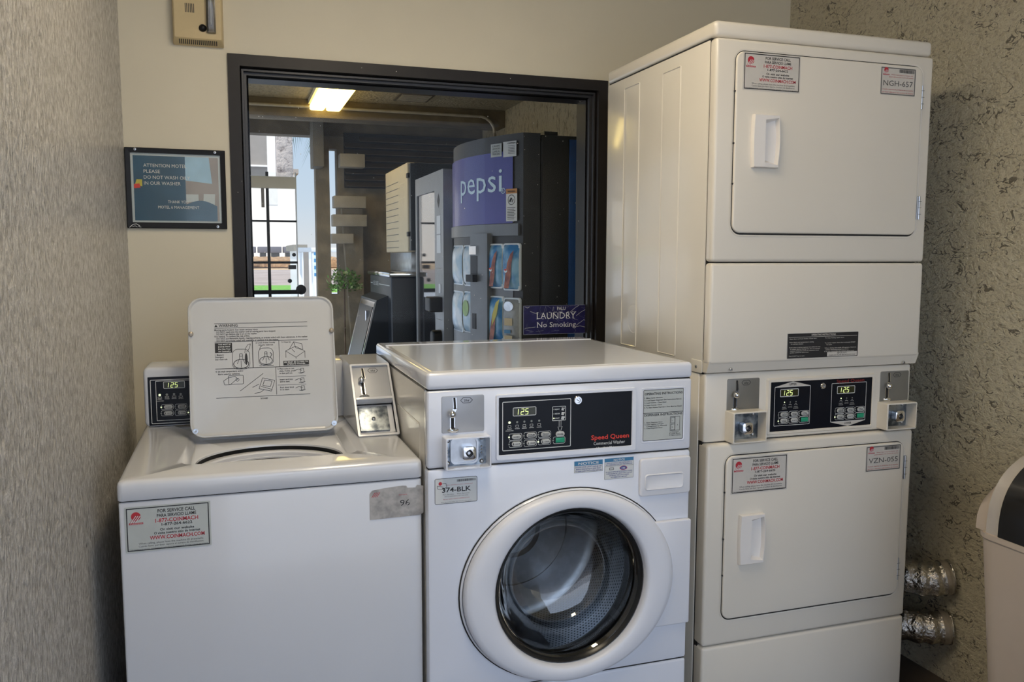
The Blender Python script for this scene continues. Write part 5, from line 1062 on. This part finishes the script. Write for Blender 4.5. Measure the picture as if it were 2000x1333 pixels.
for w_, m_ in ((0, 'chrome'), (.035, 'panel_black')):
    s_ = w_; P4 = [p_+dx.normalized()*s_+V((0, s_, 0)), p_+dx.normalized()*s_+e1-V((0, s_, 0)), p_+dx*.95+e1-V((0, s_, 0))-dx.normalized()*s_, p_+dx*.95+V((0, s_, 0))-dx.normalized()*s_]
    b.raw([q_+o_*(1+s_*20) for q_ in P4], [(0, 1, 2, 3)], m_)
b.build('chute_door', IB, recalc=False)
b = MB(); b.box((-.295, IY0+.30, .70), (-.315, IY0+.34, .95), 'chrome', .003); b.build('chute_handle', IB)

# ------------------------------------------------------------------ vending room fittings
VL = thing('ceiling_light', (-.48, 4.0, CZ), 'lit fluorescent wraparound fixture on the vending room ceiling', 'ceiling light')
b = MB(); b.box((-.60, 3.30, CZ-.035), (-.355, 4.74, CZ-.001), 'lamp_body', .004); b.box((-.60, 4.72, CZ-.085), (-.355, 4.74, CZ-.03), 'lamp_body', .003); b.build('housing', VL)
b = MB(); 
for x0_, x1_ in ((-.592, -.481), (-.475, -.363)): b.box((x0_, 3.31, CZ-.078), (x1_, 4.715, CZ-.036), 'lamp_diffuser', .02, 3)
b.build('diffuser', VL)
CV = thing('ceiling_vent', (0, 4.3, CZ), 'small grey grille in the vending room ceiling', 'vent'); b = MB(); b.box((-.01, 4.05, CZ-.012), (.24, 4.35, CZ-.001), 'slat_brown', .003); b.build('frame', CV); b = MB()
for k in range(6): b.box((.01, 4.08+.042*k, CZ-.016), (.22, 4.10+.042*k, CZ-.011), 'conduit')
b.build('grille', CV)
b = MB(); P_ = [(LX+.01, 4.52, 2.40)]+[(LX+.01+(.70-LX)*k/6, 4.52, 2.40) for k in range(1, 7)]+[(.70+.12*math.sin(t), 4.52, 2.28+.12*math.cos(t)) for t in (.4, .8, 1.2, PI/2)]+[(.82, 4.52, 1.5)]
b.tube(P_, .011, 'conduit', 10); tag(b.build('conduit_pipe'), 'thin metal conduit running along the beam and bending down the far wall', 'pipe')
# slatted louvre high on the far wall
LV = thing('louvre_panel', (.2, FARY, 2.1), 'dark brown slatted louvre panel high on the far vending room wall', 'louvre')
p0 = at(672, 262, FARY-.05); p1 = at(892, 372, FARY-.05); b = MB(); b.box((p0.x, FARY-.03, p1.z), (RX-.05, FARY-.001, 2.32), 'dark_gap'); b.build('backing', LV)
k = 0; z_ = p1.z+.01
while z_ < 2.30:
    b = MB(); b.extx([(FARY-.10, z_), (FARY-.095, z_-.006), (FARY-.03, z_+.034), (FARY-.035, z_+.040)], p0.x+(.0 if z_ < 2.2 else .12), RX-.05, 'slat_brown'); b.build('slat', LV, smooth=False); z_ += .052
# solid treads added in place of a stair reflected in the window
ST = thing('reflected_stair', (-.2, 4.8, 1), 'pale solid treads standing in for a stair reflected in the window, against the far vending room wall', 'reflected stairs')
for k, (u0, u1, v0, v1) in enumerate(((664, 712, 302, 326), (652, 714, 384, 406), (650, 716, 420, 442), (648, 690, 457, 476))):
    a_ = at(u0, v1, 4.95); c_ = at(u1, v0, 4.95); b = MB(); b.box((a_.x, 4.93, a_.z), (c_.x, 5.06, c_.z), 'reflected_concrete', .004); b.build('tread', ST)
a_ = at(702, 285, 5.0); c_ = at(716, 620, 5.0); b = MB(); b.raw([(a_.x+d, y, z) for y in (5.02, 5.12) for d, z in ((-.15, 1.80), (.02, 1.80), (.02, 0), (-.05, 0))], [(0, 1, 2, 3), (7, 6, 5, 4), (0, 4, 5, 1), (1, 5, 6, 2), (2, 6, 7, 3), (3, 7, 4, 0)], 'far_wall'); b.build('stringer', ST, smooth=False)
# solid stand-in for a bush reflected in the window, a potted shrub
SB = thing('reflected_shrub', (-.28, 4.85, 0), 'small green bush standing in for a reflection in the window, at the foot of the far wall', 'reflected plant')
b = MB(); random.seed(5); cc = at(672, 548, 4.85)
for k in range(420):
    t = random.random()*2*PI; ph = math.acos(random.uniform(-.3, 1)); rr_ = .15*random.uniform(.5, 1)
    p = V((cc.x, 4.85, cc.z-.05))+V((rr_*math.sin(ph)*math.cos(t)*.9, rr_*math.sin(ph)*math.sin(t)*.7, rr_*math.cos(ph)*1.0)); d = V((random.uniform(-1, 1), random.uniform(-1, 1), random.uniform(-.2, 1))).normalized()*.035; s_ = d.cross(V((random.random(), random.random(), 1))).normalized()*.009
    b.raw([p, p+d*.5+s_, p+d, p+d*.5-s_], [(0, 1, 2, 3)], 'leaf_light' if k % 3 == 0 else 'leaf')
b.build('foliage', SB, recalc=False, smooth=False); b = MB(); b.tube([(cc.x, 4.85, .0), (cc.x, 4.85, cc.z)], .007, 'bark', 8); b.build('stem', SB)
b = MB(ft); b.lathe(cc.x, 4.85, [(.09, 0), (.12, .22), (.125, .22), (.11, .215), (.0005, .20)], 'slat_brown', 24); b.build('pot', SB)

# ------------------------------------------------------------------ outdoors, beyond the opening
b = MB(); b.box((-60, 5.4, -.12), (60, 29, -.02), 'pavement'); b.box((-60, -60, -.12), (60, FRY-.5, -.02), 'pavement'); b.box((LX-40, FRY-.5, -.12), (LX-.2, 5.4, -.02), 'pavement'); b.box((RX+.2, FRY-.5, -.12), (40, 5.4, -.02), 'pavement'); tag(b.build('ground_near'), kind='structure')
b = MB(); b.box((-200, 29, -.13), (200, 80, -.02), 'asphalt'); tag(b.build('ground_road'), kind='structure')
b = MB(); b.box((-300, 80, -.13), (300, 400, .0), 'dry_field'); tag(b.build('ground_field'), kind='structure')
p0 = at(484, 573, 11); b = MB(); b.box((-20, 29.5, -.02), (6, 35.5, .05), 'lawn'); tag(b.build('lawn'), 'strip of green grass outside the far opening, below the glazed gate', 'grass', kind='stuff')
# glazed gate with black glazing bars, built solid for a window reflection
GY = 5.55; fG = FY(GY); GT = thing('reflected_gate', (-.85, GY, 0), 'black barred glazed gate outside the far opening, with round lock plates', 'gate')
xr = at(580, 450, GY).x; xl = -1.62; zt_ = at(524, 336, GY).z; xm = at(524, 450, GY).x
b = MB()
for v, t in ((432, .008), (513, .010)): z_ = at(524, v, GY).z; b.box((xl, GY-.015, z_-t), (xr, GY+.015, z_+t), 'black_plastic')
b.box((xl, GY-.014, 0), (xl+.03, GY+.014, zt_), 'black_plastic'); b.box((xr-.03, GY-.014, 0), (xr, GY+.014, .95), 'black_plastic'); b.box((xm-.012, GY-.016, .95), (xm+.012, GY+.016, zt_), 'black_plastic'); b.box((xr-.008, GY-.015, .9), (xr+.003, GY+.015, zt_), 'rail_white'); z_ = at(524, 567, GY).z; b.box((xl, GY-.02, z_-.035), (xr+.03, GY+.02, z_), 'black_plastic'); b.build('frame', GT)
b = MB(); z1_ = at(524, 345, GY).z; z2_ = at(524, 368, GY).z; b.box((xl, GY-.03, z2_), (xr, GY+.03, z1_), 'wall_paint', .003); b.box((at(510, 380, GY).x, GY-.02, at(510, 405, GY).z), (at(516, 380, GY).x, GY+.02, z2_), 'panel_brown'); b.build('head_rail', GT)
b = MB(fG); b.poly([(xl, .9), (xr, .9), (xr, zt_), (xl, zt_)], 0, 'gate_glass'); b.build('pane', GT, recalc=False)
for (u, v), r_ in (((574, 498), .016), ((566, 549), .018)): b = MB(fG); a_, z_ = fG.px(u, v); b.lathe(a_, z_, [(r_, 0), (r_, .02), (r_*.8, .03), (.0005, .032)], 'black_plastic', 20); b.build('lock_plate', GT)
b = MB(fG); q = fG.rect((563, 518), (578, 518), (578, 526), (563, 526)); b.slab(*q, .003, 0, .03, 'bronze_light', .003); b.build('latch_box', GT)
b = MB(fG); a_, z_ = fG.px(588, 566); b.lathe(a_, z_, [(.042, -.02), (.042, .02), (.034, .025), (.0005, .025)], 'black_plastic', 24); b.build('wheel', GT)
# stucco column, building soffit and pale wall
CY_ = 7.0; a_ = at(540, 300, CY_).x; c_ = at(572, 300, CY_).x; b = MB(); b.box((a_, CY_, at(540, 362, CY_).z), (c_, CY_+.25, 4.5), 'stucco_column', .01); z_ = at(540, 385, CY_).z
tag(b.build('stucco_column'), 'rough stucco hanging column outside the far opening', 'column')
b = MB(); a_ = at(523, 300, 7.6).x; c_ = at(541, 300, 7.6).x; b.box((a_, 7.6, at(530, 400, 7.6).z), (c_, 7.8, 4.5), 'white_paint'); tag(b.build('white_pilaster'), 'narrow white wall strip beside the rough stucco column', 'column')
b = MB(); b.box((-4, 8.0, at(500, 345, 8).z), (at(524, 345, 8).x, 8.3, 4.8), 'panel_brown'); b.box((-4, 7.95, at(500, 326, 8).z), (at(524, 345, 8).x, 8.0, at(500, 323, 8).z), 'white_paint'); tag(b.build('overhang_wall'), 'brown-grey upper wall hanging outside, left of the stucco column', 'wall')
# far white block added for the overexposed glare, wagons, scrub
b = MB(); p_ = at(483, 372, 60); c_ = at(579, 372, 60); k0_ = at(470, 440, 140); k1_ = at(579, 440, 140); b.box((k0_.x-40, 140, 0), (k1_.x, 160, 14.5), 'white_paint'); b.box((k0_.x-41, 139.5, 14.5), (k1_.x+.5, 161, 15.2), 'panel_brown'); tag(b.build('glare_block'), 'long white block standing in for overexposed glare on the horizon behind the railway wagons', 'building')
for k, (u0, u1) in enumerate(((470, 500), (504, 524), (526, 550), (554, 580))):
    a_ = at(u0, 493, 125); c_ = at(u1, 482, 125); t = thing('freight_wagon', ((a_.x+c_.x)/2, 125, 0), ('dark railway wagon on the horizon, %s' % ('leftmost of the four', 'second of the four from the left', 'third of the four from the left', 'rightmost of the four')[k]), 'wagon', 'railway wagons on the horizon')
    b = MB(); b.box((a_.x, 125, a_.z-.1), (c_.x, 128, c_.z), 'train_dark', .1); b.build('wagon_body', t)
    b = MB(); b.box((a_.x+.3, 125.3, .0), (c_.x-.3, 127.7, a_.z-.1), 'ink'); b.build('bogie', t)
b = MB(); random.seed(9)
for k in range(300):
    x = random.uniform(-14, 10); y = random.uniform(88, 110); b.ball((x, y, .5), random.uniform(.6, 1.1), 'scrub', 6, (1.6, 1, .7))
tag(b.build('dry_scrub'), 'band of dry brown scrub across the field', 'bushes', kind='stuff')
# railing and blue striped panel
RL = thing('railing', (-.3, 8, 0), 'pale metal railing outside, between the gate and the pier', 'railing')
b = MB(); z_ = at(600, 484, 8).z; b.box((at(581, 484, 8).x, 7.97, z_-.05), (.3, 8.03, z_+.0), 'rail_white', .006); b.build('top_rail', RL)
for u in (588, 611, 634): x = at(u, 530, 8).x; b = MB(); b.box((x-.014, 7.98, 0), (x+.014, 8.02, z_-.05), 'rail_white', .004); b.build('post', RL)
b = MB(); b.box((at(593, 500, 8.3).x, 8.3, .6), (at(603, 500, 8.3).x, 8.36, at(600, 492, 8.3).z), 'panel_brown'); b.build('infill_panel', RL)
b = MB(); q0 = at(610, 492, 12); q1 = at(640, 540, 12); n = 7
for k in range(n): b.box((q0.x, 12, q1.z+(q0.z-q1.z)*k/n), (q1.x, 12.1, q1.z+(q0.z-q1.z)*(k+1)/n), 'can_ice' if k % 2 else 'ink_blue')
b.box((q0.x+.1, 12.02, 0), (q0.x+.2, 12.08, q1.z), 'rail_white'); tag(b.build('striped_sign'), 'blue and white striped panel outside behind the railing', 'sign')
b = MB(); q0 = at(581, 478, 20); q1 = at(592, 492, 20); b.box((q0.x, 20, 0), (q1.x+.5, 23, q0.z-.15), 'rail_white'); b.box((q0.x-.1, 19.9, q0.z-.15), (q1.x+.1, 23.1, q0.z), 'post_grey'); tag(b.build('distant_building'), 'low pale building far behind the railing', 'building')
# palm
PM = thing('palm_tree', (-.3, 9.5, 0), 'palm tree outside with fronds hanging beside the stucco column', 'tree')
cx_ = at(628, 250, 9.5); crown = V((cx_.x, 9.5, cx_.z+.25)); b = MB(); b.tube([(crown.x, 9.5, 0), crown], [.09, .08], 'bark', 12); b.build('trunk', PM)
random.seed(2)
for k in range(11):
    t = 1.7+k*.26; L_ = random.uniform(.75, 1.1); b = MB(); pts = []
    for i in range(9):
        s_ = i/8; pts.append(crown+V((math.cos(t)*L_*s_*.85, math.sin(t)*L_*s_*.5, .20*s_-.95*s_*s_*L_*(.7+.3*math.cos(t)))))
    b.tube(pts, [.010-.001*i for i in range(9)], 'palm_leaf', 6)
    for i in range(2, 9):
        for sd_ in (-1, 1):
            for j in (0, .5):
                p = pts[i] if j == 0 else (pts[i]+pts[i-1])/2
                d = (pts[i]-pts[i-1]).normalized(); e_ = V((-d.y, d.x, 0)).normalized()*sd_*.10+d*.16+V((0, 0, -.12)); s2 = d*.008; b.raw([p-s2, p+s2, p+e_], [(0, 1, 2)], 'palm_leaf')
    b.build('frond', PM, recalc=False, smooth=False)
